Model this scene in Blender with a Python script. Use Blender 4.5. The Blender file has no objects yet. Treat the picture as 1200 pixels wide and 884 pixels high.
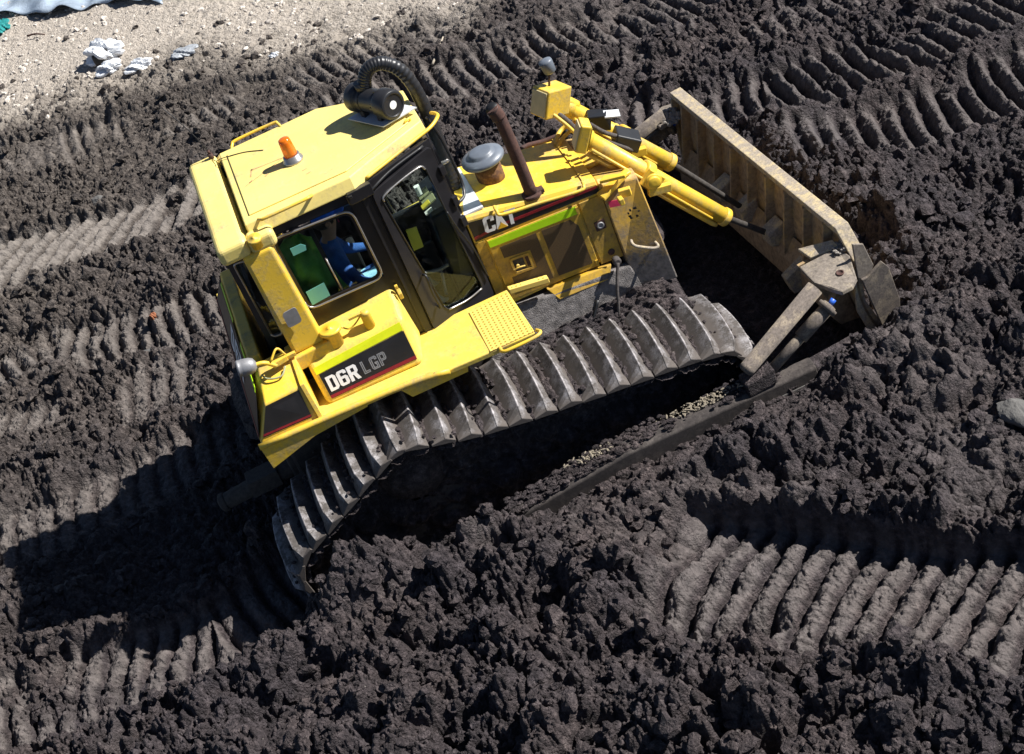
import bpy, bmesh, math, random
import numpy as np
from mathutils import Vector, Matrix
random.seed(7)
S = bpy.context.scene
COL = S.collection
PI = math.pi
R = math.radians

# ------------------------------------------------------------------ camera, sky, sun, exposure
CR = ((0.9043268673681437, -0.2792535802168349, -0.3228162865968808),
      (0.4246401794771352, 0.5118963285943471, 0.7467548906738105),
      (-0.043285504845688966, -0.8123912768535295, 0.5815038936778892))
cam_d = bpy.data.cameras.new('camera')
cam = bpy.data.objects.new('camera', cam_d)
COL.objects.link(cam)
M3 = Matrix(CR).transposed()
M4 = M3.to_4x4()
M4.translation = Vector((-0.65632441, -13.2511664, 9.82140623))
cam.matrix_world = M4
cam_d.sensor_width = 36
cam_d.lens = 2161.454498 / 1200 * 36
cam_d.clip_end = 500
S.camera = cam

SUN = Vector((1.05, -0.13, 0.96)).normalized()
w = bpy.data.worlds.new('World')
S.world = w
w.use_nodes = True
nt = w.node_tree
sky = nt.nodes.new('ShaderNodeTexSky')
sky.sky_type = 'NISHITA'
sky.sun_disc = False
sky.sun_elevation = math.asin(SUN.z)
sky.sun_rotation = math.atan2(SUN.x, SUN.y)
sky.air_density = .6
sky.dust_density = .3
sky.ozone_density = 2.5
bg = nt.nodes['Background']
bg.inputs['Strength'].default_value = 0.05
nt.links.new(sky.outputs[0], bg.inputs['Color'])
sd = bpy.data.lights.new('sun', 'SUN')
sd.energy = 5.0
sd.angle = R(0.5)
sd.color = (1.0, 0.97, 0.93)
so = bpy.data.objects.new('sun', sd)
so.rotation_euler = SUN.to_track_quat('Z', 'Y').to_euler()
so.location = (8, -2, 12)
COL.objects.link(so)
S.view_settings.view_transform = 'Standard'
S.view_settings.look = 'None'
S.view_settings.exposure = 0.82
S.view_settings.gamma = 1
S.view_settings.use_curve_mapping = False

# ------------------------------------------------------------------ material helpers
class NT:
    def __init__(self, name):
        self.m = bpy.data.materials.new(name)
        self.m.use_nodes = True
        self.t = self.m.node_tree
        self.b = self.t.nodes['Principled BSDF']
    def n(self, typ, **kw):
        x = self.t.nodes.new('ShaderNode' + typ)
        for k, v in kw.items():
            if k.startswith('i_'):
                x.inputs[k[2:].replace('_', ' ')].default_value = v
            else:
                setattr(x, k, v)
        return x
    def l(self, a, b):
        self.t.links.new(a, b)
    def coord(self):
        if not hasattr(self, '_c'):
            self._c = self.n('NewGeometry').outputs['Position']
        return self._c
    def noise(self, scale, detail=4, rough=.55, stretch=None):
        x = self.n('TexNoise', i_Scale=scale, i_Detail=detail, i_Roughness=rough)
        c = self.coord()
        if stretch:
            mp = self.n('Mapping'); mp.inputs['Scale'].default_value = stretch
            self.l(c, mp.inputs['Vector']); c = mp.outputs[0]
        self.l(c, x.inputs['Vector'])
        return x.outputs['Fac']
    def ramp(self, fac, stops):
        r = self.n('ValToRGB')
        e = r.color_ramp.elements
        while len(e) > 1: e.remove(e[-1])
        e[0].position = stops[0][0]; e[0].color = (*stops[0][1], 1)
        for p, c in stops[1:]:
            q = e.new(p); q.color = (*c, 1)
        self.l(fac, r.inputs['Fac'])
        return r.outputs['Color']
    def mix(self, fac, a, b, typ='MIX'):
        x = self.n('Mix', data_type='RGBA', blend_type=typ)
        for s, v in ((0, fac), (6, a), (7, b)):
            if isinstance(v, (float, int)): x.inputs[s].default_value = v
            elif isinstance(v, tuple): x.inputs[s].default_value = (*v, 1)
            else: self.l(v, x.inputs[s])
        return x.outputs[2]
    def math(self, op, a, b=0.0, clamp=False):
        x = self.n('Math', operation=op, use_clamp=clamp)
        for s, v in ((0, a), (1, b)):
            if isinstance(v, (float, int)): x.inputs[s].default_value = v
            else: self.l(v, x.inputs[s])
        return x.outputs[0]
    def bump(self, h, strength=.3, dist=.01):
        x = self.n('Bump', i_Strength=strength, i_Distance=dist)
        self.l(h, x.inputs['Height'])
        self.l(x.outputs[0], self.b.inputs['Normal'])

def paint(name, col, rough=.38, dirt=.25, dirtcol=(.16, .13, .10), z_lo=None, z_hi=None, metallic=0.0,
          wear=None, dscale=5.0):
    """a painted sheet with dust, splashes of mud (thicker towards z_lo) and worn flecks"""
    a = NT(name)
    n1 = a.noise(dscale, 6, .62)
    n2 = a.noise(dscale * 9, 4, .6)
    tint = a.ramp(a.noise(1.7, 3, .5), [(.3, tuple(c * .86 for c in col)), (.7, tuple(min(1, c * 1.05) for c in col))])
    f = a.math('ADD', a.math('MULTIPLY', n1, .7), a.math('MULTIPLY', n2, .3))
    if z_lo is not None:
        sp = a.n('SeparateXYZ'); a.l(a.coord(), sp.inputs[0])
        mr = a.n('MapRange'); a.l(sp.outputs['Z'], mr.inputs['Value'])
        mr.inputs['From Min'].default_value = z_hi; mr.inputs['From Max'].default_value = z_lo
        mr.inputs['To Min'].default_value = 0; mr.inputs['To Max'].default_value = .62
        f = a.math('ADD', f, mr.outputs[0])
    hi = 1.0 - dirt
    d = a.ramp(f, [(max(0, hi - .32), (0, 0, 0)), (min(1, hi - .05), (1, 1, 1))])
    dv = a.ramp(a.noise(dscale * 4.3, 5, .7), [(.3, tuple(q * .55 for q in dirtcol)), (.5, dirtcol), (.7, tuple(min(1, q * 1.45) for q in dirtcol))])
    c = a.mix(d, tint, dv)
    if wear:
        wn = a.noise(23, 5, .7)
        wf = a.ramp(wn, [(.66, (0, 0, 0)), (.70, (1, 1, 1))])
        c = a.mix(wf, c, wear)
    a.l(c, a.b.inputs['Base Color'])
    rr = a.math('ADD', rough, a.math('MULTIPLY', d, .45), clamp=True)
    a.l(rr, a.b.inputs['Roughness'])
    a.b.inputs['Metallic'].default_value = metallic
    a.bump(a.math('ADD', a.math('MULTIPLY', d, .5), a.math('MULTIPLY', n2, .25)), .35, .006)
    return a.m

def simple(name, col, rough=.5, metallic=0.0, var=.12, scale=9.0, bump=0.15, bdist=.004):
    a = NT(name)
    c = a.ramp(a.noise(scale, 5, .6), [(.3, tuple(x * (1 - var) for x in col)), (.7, tuple(min(1, x * (1 + var)) for x in col))])
    a.l(c, a.b.inputs['Base Color'])
    a.b.inputs['Roughness'].default_value = rough
    a.b.inputs['Metallic'].default_value = metallic
    a.bump(a.noise(scale * 6, 4, .6), bump, bdist)
    return a.m

YEL = (.84, .545, .05)
M = {}
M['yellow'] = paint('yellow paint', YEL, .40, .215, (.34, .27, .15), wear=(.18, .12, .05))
M['yellow_roof'] = paint('sunlit pale yellow paint', (.88, .70, .21), .45, .20, (.45, .36, .2))  # paler than the other yellow: sunlit overexposure put into the roof colour
M['yellow_low'] = paint('yellow paint with mud splash', (.62, .37, .05), .5, .27, (.15, .13, .115), .80, 1.45)  # base yellow darkened for the guard's grazing light, mud splashed over it
M['yellow_shade'] = paint('dusty yellow paint in side shade', (.60, .36, .03), .45, .28, (.25, .16, .06))  # darker copy of the yellow: shade of the machine's side put into the paint
M['hatch_mesh'] = None
M['black'] = simple('black cab paint', (.018, .017, .019), .32, 0, .25, 6)
M['rubber'] = simple('black rubber', (.014, .014, .015), .45, 0, .3, 12)
M['plastic'] = simple('black plastic', (.02, .02, .022), .38, 0, .2, 12)
M['decal_black'] = simple('black decal film', (.014, .012, .012), .42, 0, .3, 8)
M['decal_red'] = simple('dark red decal', (.22, .012, .018), .4, 0, .2, 12)
M['decal_white'] = simple('white decal', (.78, .78, .78), .45, 0, .08, 20)
M['decal_yellow'] = simple('yellow decal', (.75, .42, .02), .45)
M['lime'] = simple('fluorescent lime tape', (.48, .82, .01), .35, 0, .06, 10)
M['lime_yellow'] = simple('bleached fluorescent tape', (.78, .85, .01), .35, 0, .08, 10)
M['pink'] = simple('red sticker', (.52, .03, .09), .5)
M['teal'] = simple('turquoise sticker', (.14, .46, .42), .5, 0, .04)
M['grey'] = simple('grey painted cap', (.13, .15, .18), .42, 0, .15, 7)
M['greymetal'] = simple('dull grey lamp body', (.25, .25, .26), .5, .3, .2, 14)
M['white'] = simple('white sheet metal', (.62, .64, .66), .35, 0, .12, 7)
M['chrome'] = simple('worn bright trim', (.42, .40, .38), .3, .75, .15, 30)
M['paper'] = simple('paper', (.8, .8, .76), .7, 0, .04)
M['paper_yellow'] = simple('yellow paper', (.75, .62, .06), .7, 0, .05)
M['khaki'] = simple('khaki lid', (.33, .33, .18), .6)
M['beige'] = simple('beige lamp back', (.52, .44, .24), .5, 0, .1, 14)
M['seat'] = simple('grey seat cloth', (.06, .062, .06), .9, 0, .3, 30)
M['jacket'] = simple('green jacket cloth', (.09, .28, .05), .9, 0, .25, 14, .5, .01)
M['navy'] = simple('navy work shirt', (.035, .11, .36), .9, 0, .3, 14, .5, .01)
M['jeans'] = simple('pale blue trousers', (.40, .72, .92), .9, 0, .15, 18, .5, .01)
M['cap'] = simple('blue cap', (.02, .14, .8), .8)
M['skin'] = simple('skin', (.38, .2, .13), .55, 0, .08)
M['hair'] = simple('dark hair', (.02, .014, .01), .7)
M['rust'] = paint('rusted exhaust steel', (.062, .040, .038), .6, .33, (.12, .06, .045), metallic=.3, dscale=9)
M['rustneck'] = paint('rusty yellow neck', (.38, .20, .05), .6, .42, (.10, .05, .03), dscale=12)
M['steel'] = paint('polished muddy track steel', (.44, .42, .43), .38, .42, (.085, .075, .068), metallic=.2, dscale=8)
M['muddy_steel'] = paint('mud caked steel', (.13, .12, .12), .6, .52, (.055, .048, .042), dscale=6)
M['frame'] = paint('mud caked yellow frame', (.30, .2, .06), .7, .62, (.06, .052, .047), dscale=5)
M['caked'] = simple('dried grey mud crust', (.17, .155, .148), .9, 0, .55, 16, .9, .02)
M['frame_pale'] = paint('dried mud on frame', (.36, .32, .29), .8, .52, (.075, .065, .06), dscale=10)
M['blade'] = paint('scuffed blade paint', (.68, .44, .11), .55, .45, (.33, .235, .14), .1, .7, dscale=4)
M['blade_pale'] = paint('worn pale blade edge', (.80, .62, .28), .5, .42, (.33, .28, .22), dscale=14)
M['blade_front'] = paint('polished mold board', (.16, .15, .15), .35, .45, (.06, .052, .046), metallic=.5)
M['strut'] = paint('muddy strut steel', (.42, .34, .23), .6, .44, (.12, .10, .085), dscale=11)
M['plate'] = paint('pale scraped bracket and lit plate', (.56, .46, .30), .55, .46, (.2, .17, .14), dscale=8)
M['orange'] = None
def _orange():
    a = NT('amber beacon plastic')
    a.b.inputs['Base Color'].default_value = (1, .23, .01, 1)
    a.b.inputs['Roughness'].default_value = .15
    a.b.inputs['Transmission Weight'].default_value = .45
    return a.m
M['orange'] = _orange()
def _mesh():
    a = NT('perforated brown hatch screen')
    v = a.n('TexVoronoi', i_Scale=170.0, feature='F1'); a.l(a.coord(), v.inputs['Vector'])
    c = a.ramp(v.outputs['Distance'], [(.2, (.04, .024, .010)), (.5, (.105, .064, .025))])
    a.l(c, a.b.inputs['Base Color']); a.b.inputs['Roughness'].default_value = .6
    return a.m
M['hatch_mesh'] = _mesh()
def _glass():
    a = NT('tinted cab glass')
    t = a.t
    out = t.nodes['Material Output']
    gl = a.n('BsdfGlossy'); gl.inputs['Roughness'].default_value = .03; gl.inputs['Color'].default_value = (.85, .93, 1, 1)
    tr = a.n('BsdfTransparent'); tr.inputs['Color'].default_value = (.90, .95, .93, 1)
    fr = a.n('Fresnel', i_IOR=1.28)
    mx = a.n('MixShader')
    a.l(fr.outputs[0], mx.inputs[0]); a.l(tr.outputs[0], mx.inputs[1]); a.l(gl.outputs[0], mx.inputs[2])
    a.l(mx.outputs[0], out.inputs['Surface'])
    return a.m
M['glass'] = _glass()
def _shoe():
    m = M['steel']; t = m.node_tree; b = t.nodes['Principled BSDF']
    tc = t.nodes.new('ShaderNodeTexCoord'); sp = t.nodes.new('ShaderNodeSeparateXYZ'); t.links.new(tc.outputs['Object'], sp.inputs[0])
    def mt(op, a, c, cl=False):
        x = t.nodes.new('ShaderNodeMath'); x.operation = op; x.use_clamp = cl
        for i, v in enumerate((a, c)):
            if isinstance(v, (int, float)): x.inputs[i].default_value = v
            else: t.links.new(v, x.inputs[i])
        return x.outputs[0]
    y2 = mt('MULTIPLY', sp.outputs['Y'], sp.outputs['Y']); crown = mt('SUBTRACT', .027, mt('MULTIPLY', y2, .215))
    h = mt('SUBTRACT', sp.outputs['Z'], crown)                     # ~0 on the ridge, -.08 at the foot of the wedge
    n = t.nodes.new('ShaderNodeTexNoise'); n.inputs['Scale'].default_value = 17; n.inputs['Detail'].default_value = 5
    t.links.new([x for x in t.nodes if x.type == 'NEW_GEOMETRY'][0].outputs['Position'], n.inputs['Vector'])
    f = mt('ADD', mt('MULTIPLY', h, 55.0), mt('MULTIPLY', mt('SUBTRACT', n.outputs['Fac'], .5), 2.2))
    polish = mt('ADD', f, .55, True)
    foot = mt('SUBTRACT', mt('MULTIPLY', f, -.45), .95, True)     # mud packed at the foot
    src = b.inputs['Base Color'].links[0].from_socket
    def mix(fac, a, c):
        x = t.nodes.new('ShaderNodeMix'); x.data_type = 'RGBA'; t.links.new(fac, x.inputs[0])
        for i, v in ((6, a), (7, c)):
            if isinstance(v, tuple): x.inputs[i].default_value = (*v, 1)
            else: t.links.new(v, x.inputs[i])
        return x.outputs[2]
    c = mix(mt('MULTIPLY', polish, .75), src, (.68, .64, .65)); c = mix(foot, c, (.10, .085, .075))
    t.links.new(c, b.inputs['Base Color'])
_shoe()
def _tread():
    a = NT('perforated yellow step plate')
    v = a.n('TexVoronoi', i_Scale=26.0, feature='F1', i_Randomness=0.0); a.l(a.coord(), v.inputs['Vector'])
    k = a.ramp(v.outputs['Distance'], [(.22, (0, 0, 0)), (.34, (1, 1, 1))])
    c = a.mix(k, (.42, .27, .03), (.82, .58, .13))
    a.l(c, a.b.inputs['Base Color']); a.b.inputs['Roughness'].default_value = .5
    a.bump(k, .6, .008)
    return a.m
M['tread'] = _tread()

# ------------------------------------------------------------------ mesh helpers
class MB:
    def __init__(self): self.v = []; self.f = []; self.s = []
    def add(self, vs, fs, smooth=False):
        o = len(self.v); self.v += [tuple(p) for p in vs]
        for q in fs: self.f.append([o + i for i in q]); self.s.append(smooth)
        return self
    def box(self, x0, x1, y0, y1, z0, z1):
        p = [(x0, y0, z0), (x1, y0, z0), (x1, y1, z0), (x0, y1, z0), (x0, y0, z1), (x1, y0, z1), (x1, y1, z1), (x0, y1, z1)]
        return self.hexa(p)
    def hexa(self, p):   # 4 bottom ccw, 4 top
        return self.add(p, [(3, 2, 1, 0), (4, 5, 6, 7), (0, 1, 5, 4), (1, 2, 6, 5), (2, 3, 7, 6), (3, 0, 4, 7)])
    def obox(self, c, ax, ay, az, sx, sy, sz):
        c = Vector(c); ax = Vector(ax).normalized() * sx / 2; ay = Vector(ay).normalized() * sy / 2; az = Vector(az).normalized() * sz / 2
        P = [c + i * ax + j * ay + k * az for k in (-1, 1) for i, j in ((-1, -1), (1, -1), (1, 1), (-1, 1))]
        return self.hexa(P)
    def slab(self, pts, off):  # planar polygon extruded by vector off
        n = len(pts); off = Vector(off)
        P = [Vector(p) for p in pts] + [Vector(p) + off for p in pts]
        return self.add(P, [list(range(n))[::-1], list(range(n, 2 * n))] + [(i, (i + 1) % n, n + (i + 1) % n, n + i) for i in range(n)])
    def loft(self, A, B):
        n = len(A)
        return self.add(list(A) + list(B), [list(range(n))[::-1], list(range(n, 2 * n))] + [(i, (i + 1) % n, n + (i + 1) % n, n + i) for i in range(n)])
    def cyl(self, a, b, r, r2=None, n=20, caps=True):
        a = Vector(a); b = Vector(b); r2 = r if r2 is None else r2
        d = (b - a).normalized(); u = d.orthogonal().normalized(); w_ = d.cross(u)
        P = []
        for c, q in ((a, r), (b, r2)):
            for i in range(n):
                t = 2 * PI * i / n; P.append(c + q * (math.cos(t) * u + math.sin(t) * w_))
        self.add(P, [(i, (i + 1) % n, n + (i + 1) % n, n + i) for i in range(n)], True)
        if caps:
            self.add(P[:n], [list(range(n))[::-1]]); self.add(P[n:], [list(range(n))])
        return self
    def lathe(self, base, axis, prof, n=28):
        base = Vector(base); d = Vector(axis).normalized(); u = d.orthogonal().normalized(); w_ = d.cross(u)
        P = []
        for r, h in prof:
            for i in range(n):
                t = 2 * PI * i / n; P.append(base + d * h + r * (math.cos(t) * u + math.sin(t) * w_))
        F = []
        for k in range(len(prof) - 1):
            F += [(k * n + i, k * n + (i + 1) % n, (k + 1) * n + (i + 1) % n, (k + 1) * n + i) for i in range(n)]
        self.add(P, F, True)
        self.add(P[:n], [list(range(n))[::-1]]); self.add(P[-n:], [list(range(n))])
        return self
    def tube(self, pts, r, n=10, sub=6, rfun=None, closed=False):
        pts = [Vector(p) for p in pts]
        if sub > 1 and len(pts) > 2:
            q = []
            E = [2 * pts[0] - pts[1]] + pts + [2 * pts[-1] - pts[-2]]
            for i in range(1, len(E) - 2):
                for k in range(sub):
                    t = k / sub; a, b, c, d = E[i - 1:i + 3]
                    q.append(.5 * ((2 * b) + (c - a) * t + (2 * a - 5 * b + 4 * c - d) * t * t + (3 * b - a - 3 * c + d) * t ** 3))
            q.append(pts[-1]); pts = q
        P = []; u = None
        for i, p in enumerate(pts):
            d = (pts[min(i + 1, len(pts) - 1)] - pts[max(i - 1, 0)]).normalized()
            u = d.orthogonal().normalized() if u is None else (u - d * u.dot(d)).normalized()
            w_ = d.cross(u); rr = rfun(i) if rfun else r
            for k in range(n):
                t = 2 * PI * k / n; P.append(p + rr * (math.cos(t) * u + math.sin(t) * w_))
        m = len(pts)
        self.add(P, [(i * n + k, i * n + (k + 1) % n, (i + 1) * n + (k + 1) % n, (i + 1) * n + k) for i in range(m - 1) for k in range(n)], True)
        self.add(P[:n], [list(range(n))[::-1]]); self.add(P[-n:], [list(range(n))])
        return self
    def build(self, name, mat, parent=None, bevel=0.0, seg=2):
        me = bpy.data.meshes.new(name)
        me.from_pydata(self.v, [], self.f)
        me.polygons.foreach_set('use_smooth', self.s)
        me.validate()
        if mat: me.materials.append(M[mat] if isinstance(mat, str) else mat)
        bm = bmesh.new(); bm.from_mesh(me)
        bmesh.ops.remove_doubles(bm, verts=bm.verts, dist=1e-5)
        bmesh.ops.recalc_face_normals(bm, faces=bm.faces)
        bm.to_mesh(me); bm.free()
        o = bpy.data.objects.new(name, me); COL.objects.link(o)
        if parent: o.parent = parent
        if bevel:
            b = o.modifiers.new('bevel', 'BEVEL'); b.width = bevel; b.segments = seg; b.limit_method = 'ANGLE'; b.angle_limit = R(35)
            b.harden_normals = False
        return o

def thing(name, label, cat, loc=(0, 0, 0), group=None):
    o = bpy.data.objects.new(name, None); COL.objects.link(o)
    o.location = loc; o.empty_display_size = .2
    o['label'] = label; o['category'] = cat
    if group: o['group'] = group
    return o
def tag(o, label, cat, group=None):
    o['label'] = label; o['category'] = cat
    if group: o['group'] = group
    return o

def rbar(mb, pts, w_, t_, nrm):
    """flat rounded frame following pts (closed loop) in a plane with normal nrm: a ring of section w_ x t_"""
    nrm = Vector(nrm).normalized(); pts = [Vector(p) for p in pts]; n = len(pts)
    c = sum(pts, Vector()) / n; P = []
    for i, p in enumerate(pts):
        a = (pts[(i + 1) % n] - pts[i - 1]).normalized(); out = a.cross(nrm)
        if out.dot(p - c) < 0: out = -out
        for k, (q, h) in enumerate(((0, 0), (w_, 0), (w_, t_), (0, t_))):
            P.append(p - out * q + nrm * h)
    F = []
    for i in range(n):
        j = (i + 1) % n
        for k in range(4):
            F.append((i * 4 + k, i * 4 + (k + 1) % 4, j * 4 + (k + 1) % 4, j * 4 + k))
    mb.add(P, F)
    return mb

def rounded(quad, r, k=4):
    """quad of 3-D points with its corners rounded by radius r"""
    q = [Vector(p) for p in quad]; out = []
    n = len(q)
    for i in range(n):
        p = q[i]; a = (q[i - 1] - p).normalized(); b = (q[(i + 1) % n] - p).normalized()
        A = p + a * r; B = p + b * r
        for s in range(k + 1):
            t = s / k; out.append((1 - t) ** 2 * A + 2 * t * (1 - t) * p + t * t * B)
    return out

GLYPH = {
 'C': ([(.12,0),(.60,0),(.72,.1),(.72,.36),(.48,.36),(.48,.18),(.25,.18),(.25,.82),(.48,.82),(.48,.66),(.72,.66),(.72,.9),(.60,1),(.12,1),(0,.88),(0,.12)], None),
 'T': ([(.26,0),(.50,0),(.50,.8),(.74,.8),(.74,1),(.02,1),(.02,.8),(.26,.8)], None),
 'D': ([(0,0),(.56,0),(.72,.14),(.72,.86),(.56,1),(0,1)], [(.25,.18),(.25,.82),(.47,.82),(.47,.18)]),
 '6': ([(.12,0),(.60,0),(.72,.12),(.72,.50),(.60,.61),(.25,.61),(.25,.83),(.48,.83),(.48,.73),(.72,.73),(.72,.9),(.60,1),(.12,1),(0,.88),(0,.12)], [(.25,.17),(.25,.44),(.48,.44),(.48,.17)]),
 'R': ([(0,0),(.25,0),(.25,.37),(.33,.37),(.48,0),(.75,0),(.58,.41),(.72,.54),(.72,.88),(.60,1),(0,1)], [(.25,.56),(.25,.82),(.48,.82),(.48,.56)]),
 'L': ([(0,0),(.62,0),(.62,.2),(.25,.2),(.25,1),(0,1)], None),
 'G': ([(.12,0),(.72,0),(.72,.53),(.38,.53),(.38,.37),(.48,.37),(.48,.18),(.25,.18),(.25,.82),(.48,.82),(.48,.7),(.72,.7),(.72,.9),(.60,1),(.12,1),(0,.88),(0,.12)], None),
 'P': ([(0,0),(.25,0),(.25,.36),(.60,.36),(.72,.48),(.72,.88),(.60,1),(0,1)], [(.25,.54),(.25,.82),(.48,.82),(.48,.54)])}
def letters(txt, h, adv, origin, xdir, ydir, mat, parent, sx=1.0, hollow=False):
    from mathutils.geometry import tessellate_polygon
    X = Vector(xdir).normalized(); Y = Vector(ydir).normalized(); Y = (Y - X * X.dot(Y)).normalized(); Z = X.cross(Y)
    for i, ch in enumerate(txt):
        if ch not in GLYPH: continue
        o = Vector(origin) + X * adv * i; loops = [l for l in GLYPH[ch] if l]
        W = [[o + X * (a * h * sx) + Y * (b * h) for a, b in l] for l in loops]
        mb = MB()
        if hollow:
            for l in W:
                n = len(l); c = sum(l, Vector()) / n; sg = 1 if l is W[0] else -1
                ins = []
                for k in range(n):
                    d1 = (l[k] - l[k - 1]).normalized(); d2 = (l[(k + 1) % n] - l[k]).normalized(); nn = Z.cross(d1) + Z.cross(d2)
                    ins.append(l[k] + nn / max(.5, nn.dot(Z.cross(d1)) ) * .0085)
                mb.add([p + Z * .001 for p in l] + [p + Z * .001 for p in ins], [(k, (k + 1) % n, n + (k + 1) % n, n + k) for k in range(n)])
        else:
            P = [p for l in W for p in l]; tri = tessellate_polygon([[Vector((a, b, 0)) for a, b in l] for l in loops])
            mb.add([p + Z * .0015 for p in P], [tuple(t) for t in tri])
        mb.build('lettering', mat, parent)

def text_mesh(name, txt, size, origin, xdir, ydir, mat, parent, extrude=.003, sx=1.0, bold=.0, outline=None):
    cu = bpy.data.curves.new(name, 'FONT'); cu.body = txt; cu.size = size; cu.extrude = extrude; cu.offset = bold
    o = bpy.data.objects.new(name, cu); COL.objects.link(o)
    bpy.context.view_layer.update()
    dg = bpy.context.evaluated_depsgraph_get()
    me = bpy.data.meshes.new_from_object(o.evaluated_get(dg))
    bpy.data.objects.remove(o); bpy.data.curves.remove(cu)
    X = Vector(xdir).normalized(); Y = Vector(ydir).normalized(); Y = (Y - X * X.dot(Y)).normalized(); Z = X.cross(Y)
    o = Vector(origin)
    for v in me.vertices: v.co = o + X * v.co.x * sx + Y * v.co.y + Z * v.co.z
    me.materials.clear(); me.materials.append(M[mat])
    ob = bpy.data.objects.new(name, me); COL.objects.link(ob); ob.parent = parent
    return ob


# ------------------------------------------------------------------ the churned ground
def _hash(ix, iy, k):
    h = (ix.astype(np.int64) * 374761393 + iy.astype(np.int64) * 668265263 + k * 2147483647 + 1013904223) & 0xffffffff
    h = ((h ^ (h >> 13)) * 1274126177) & 0xffffffff
    h = ((h ^ (h >> 16)) * 2246822519) & 0xffffffff
    return ((h ^ (h >> 15)) & 0xffffff).astype(np.float64) / 0xffffff
def vnoise(x, y, k=0):
    ix = np.floor(x); iy = np.floor(y); fx = x - ix; fy = y - iy
    fx = fx * fx * fx * (fx * (fx * 6 - 15) + 10); fy = fy * fy * fy * (fy * (fy * 6 - 15) + 10)
    a = _hash(ix, iy, k); b = _hash(ix + 1, iy, k); c = _hash(ix, iy + 1, k); d = _hash(ix + 1, iy + 1, k)
    return (a + (b - a) * fx + (c - a) * fy + (a - b - c + d) * fx * fy) * 2 - 1
def fbm(x, y, k=0, o=4, g=.5):
    s = 0; a = 1; t = 0
    for i in range(o):
        c, q = math.cos(i * 1.3 + .4), math.sin(i * 1.3 + .4); f = 2.03 ** i
        s = s + a * vnoise((x * c - y * q) * f + 17.3 * i, (x * q + y * c) * f - 9.1 * i, k + i); t += a; a *= g
    return s / t
def clods(x, y, cell, k, rmin=.35, rmax=.75, dens=1.0):
    """height of a bed of irregular lumps: union of squashed domes on a jittered lattice"""
    X = x / cell; Y = y / cell
    ix = np.floor(X); iy = np.floor(Y); best = np.zeros_like(X)
    for dx in (-1, 0, 1):
        for dy in (-1, 0, 1):
            cx = ix + dx; cy = iy + dy
            px = cx + _hash(cx, cy, k); py = cy + _hash(cx, cy, k + 1)
            r = rmin + (rmax - rmin) * _hash(cx, cy, k + 2)
            on = _hash(cx, cy, k + 3) < dens
            th = _hash(cx, cy, k + 4) * PI; e = .62 + .38 * _hash(cx, cy, k + 5)
            ux = (X - px) * np.cos(th) + (Y - py) * np.sin(th); uy = (-(X - px) * np.sin(th) + (Y - py) * np.cos(th)) / e
            d2 = ux * ux + uy * uy
            h = np.where(on, np.sqrt(np.clip(r * r - d2, 0, None)) * (.6 + .8 * _hash(cx, cy, k + 6)), 0)
            best = np.maximum(best, h)
    return best * cell
def sstep(a, b, x):
    t = np.clip((x - a) / (b - a), 0, 1); return t * t * (3 - 2 * t)
def polyv(x, y, pts):
    """signed along / across coordinates of the nearest point on a polyline"""
    bd = np.full_like(x, 1e9); U = np.zeros_like(x); V = np.zeros_like(x); acc = 0.0
    for i in range(len(pts) - 1):
        ax, ay = pts[i]; bx, by = pts[i + 1]; L = math.hypot(bx - ax, by - ay); dx, dy = (bx - ax) / L, (by - ay) / L
        t = (x - ax) * dx + (y - ay) * dy; v = -(x - ax) * dy + (y - ay) * dx
        tc = np.clip(t, 0, L); d = np.hypot(x - ax - dx * tc, y - ay - dy * tc)
        m = d < bd
        bd = np.where(m, d, bd); U = np.where(m, acc + t, U); V = np.where(m, np.where(np.abs(t - tc) > 0, np.sign(v + 1e-9) * d, v), V)
        acc += L
    return U, V, bd, acc
# tread imprints: (polyline, half width, depth, ridge height, skew, clarity, rim)
IMP = [
 ([(.30, -3.02), (.60, -3.30), (1.46, -4.10), (2.36, -4.98), (3.9, -6.5)], .60, .26, .13, -.08, 1.0, .16, .62),
 ([(-9.0, -.75), (-5.03, -1.06), (-3.98, -1.26), (-3.1, -1.45), (-2.3, -1.2), (-1.2, -1.15)], .48, .17, .12, .0, 1.0, .10, .62),
 ([(-9.0, 1.35), (-6.0, 1.20), (-4.0, 1.15), (-2.2, 1.15), (0, 1.15)], .47, .14, .06, .0, .7, .08, .8),
 ([(-7.2, 7.2), (-4.7, 6.62), (-3.4, 6.25), (-2.1, 6.02), (.0, 5.7)], .52, .12, .13, -.38, 1.0, .05, 1.05),
 ([(-6.5, 4.7), (-4.2, 4.25), (-2.9, 3.62), (-1.9, 3.3), (-.8, 3.1)], .46, .12, .12, .42, .68, .05, 1.3),
 ([(-7.5, 10.4), (-4.5, 9.4), (-2.4, 8.4), (-.1, 7.65), (1.4, 7.2)], .46, .10, .10, .56, .50, .06, 1.2),
 ([(-1.0, 6.6), (.6, 6.15), (2.0, 5.75), (3.3, 5.5), (5.2, 5.3)], .54, .14, .14, .36, .68, .06, 1.4),
 ([(2.2, 3.45), (3.7, 2.75), (4.9, 2.55), (6.4, 2.5), (9.0, 2.4)], .54, .17, .17, .22, .82, .08, 1.5),
 ([(3.3, 1.3), (4.1, 1.22), (5.0, 1.15), (6.2, 1.12), (8.5, 1.0)], .54, .17, .17, -.09, .82, .08, 1.5),
 ([(2.6, 5.0), (3.6, 4.5), (4.6, 4.25), (5.7, 4.1), (8.0, 3.9)], .50, .13, .13, .14, .6, .05, 1.4),
 ([(-8.0, 3.0), (-5.5, 3.1), (-4.0, 2.7), (-2.6, 2.5)], .46, .08, .06, 0, .6, .05, 1.2),
]
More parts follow.
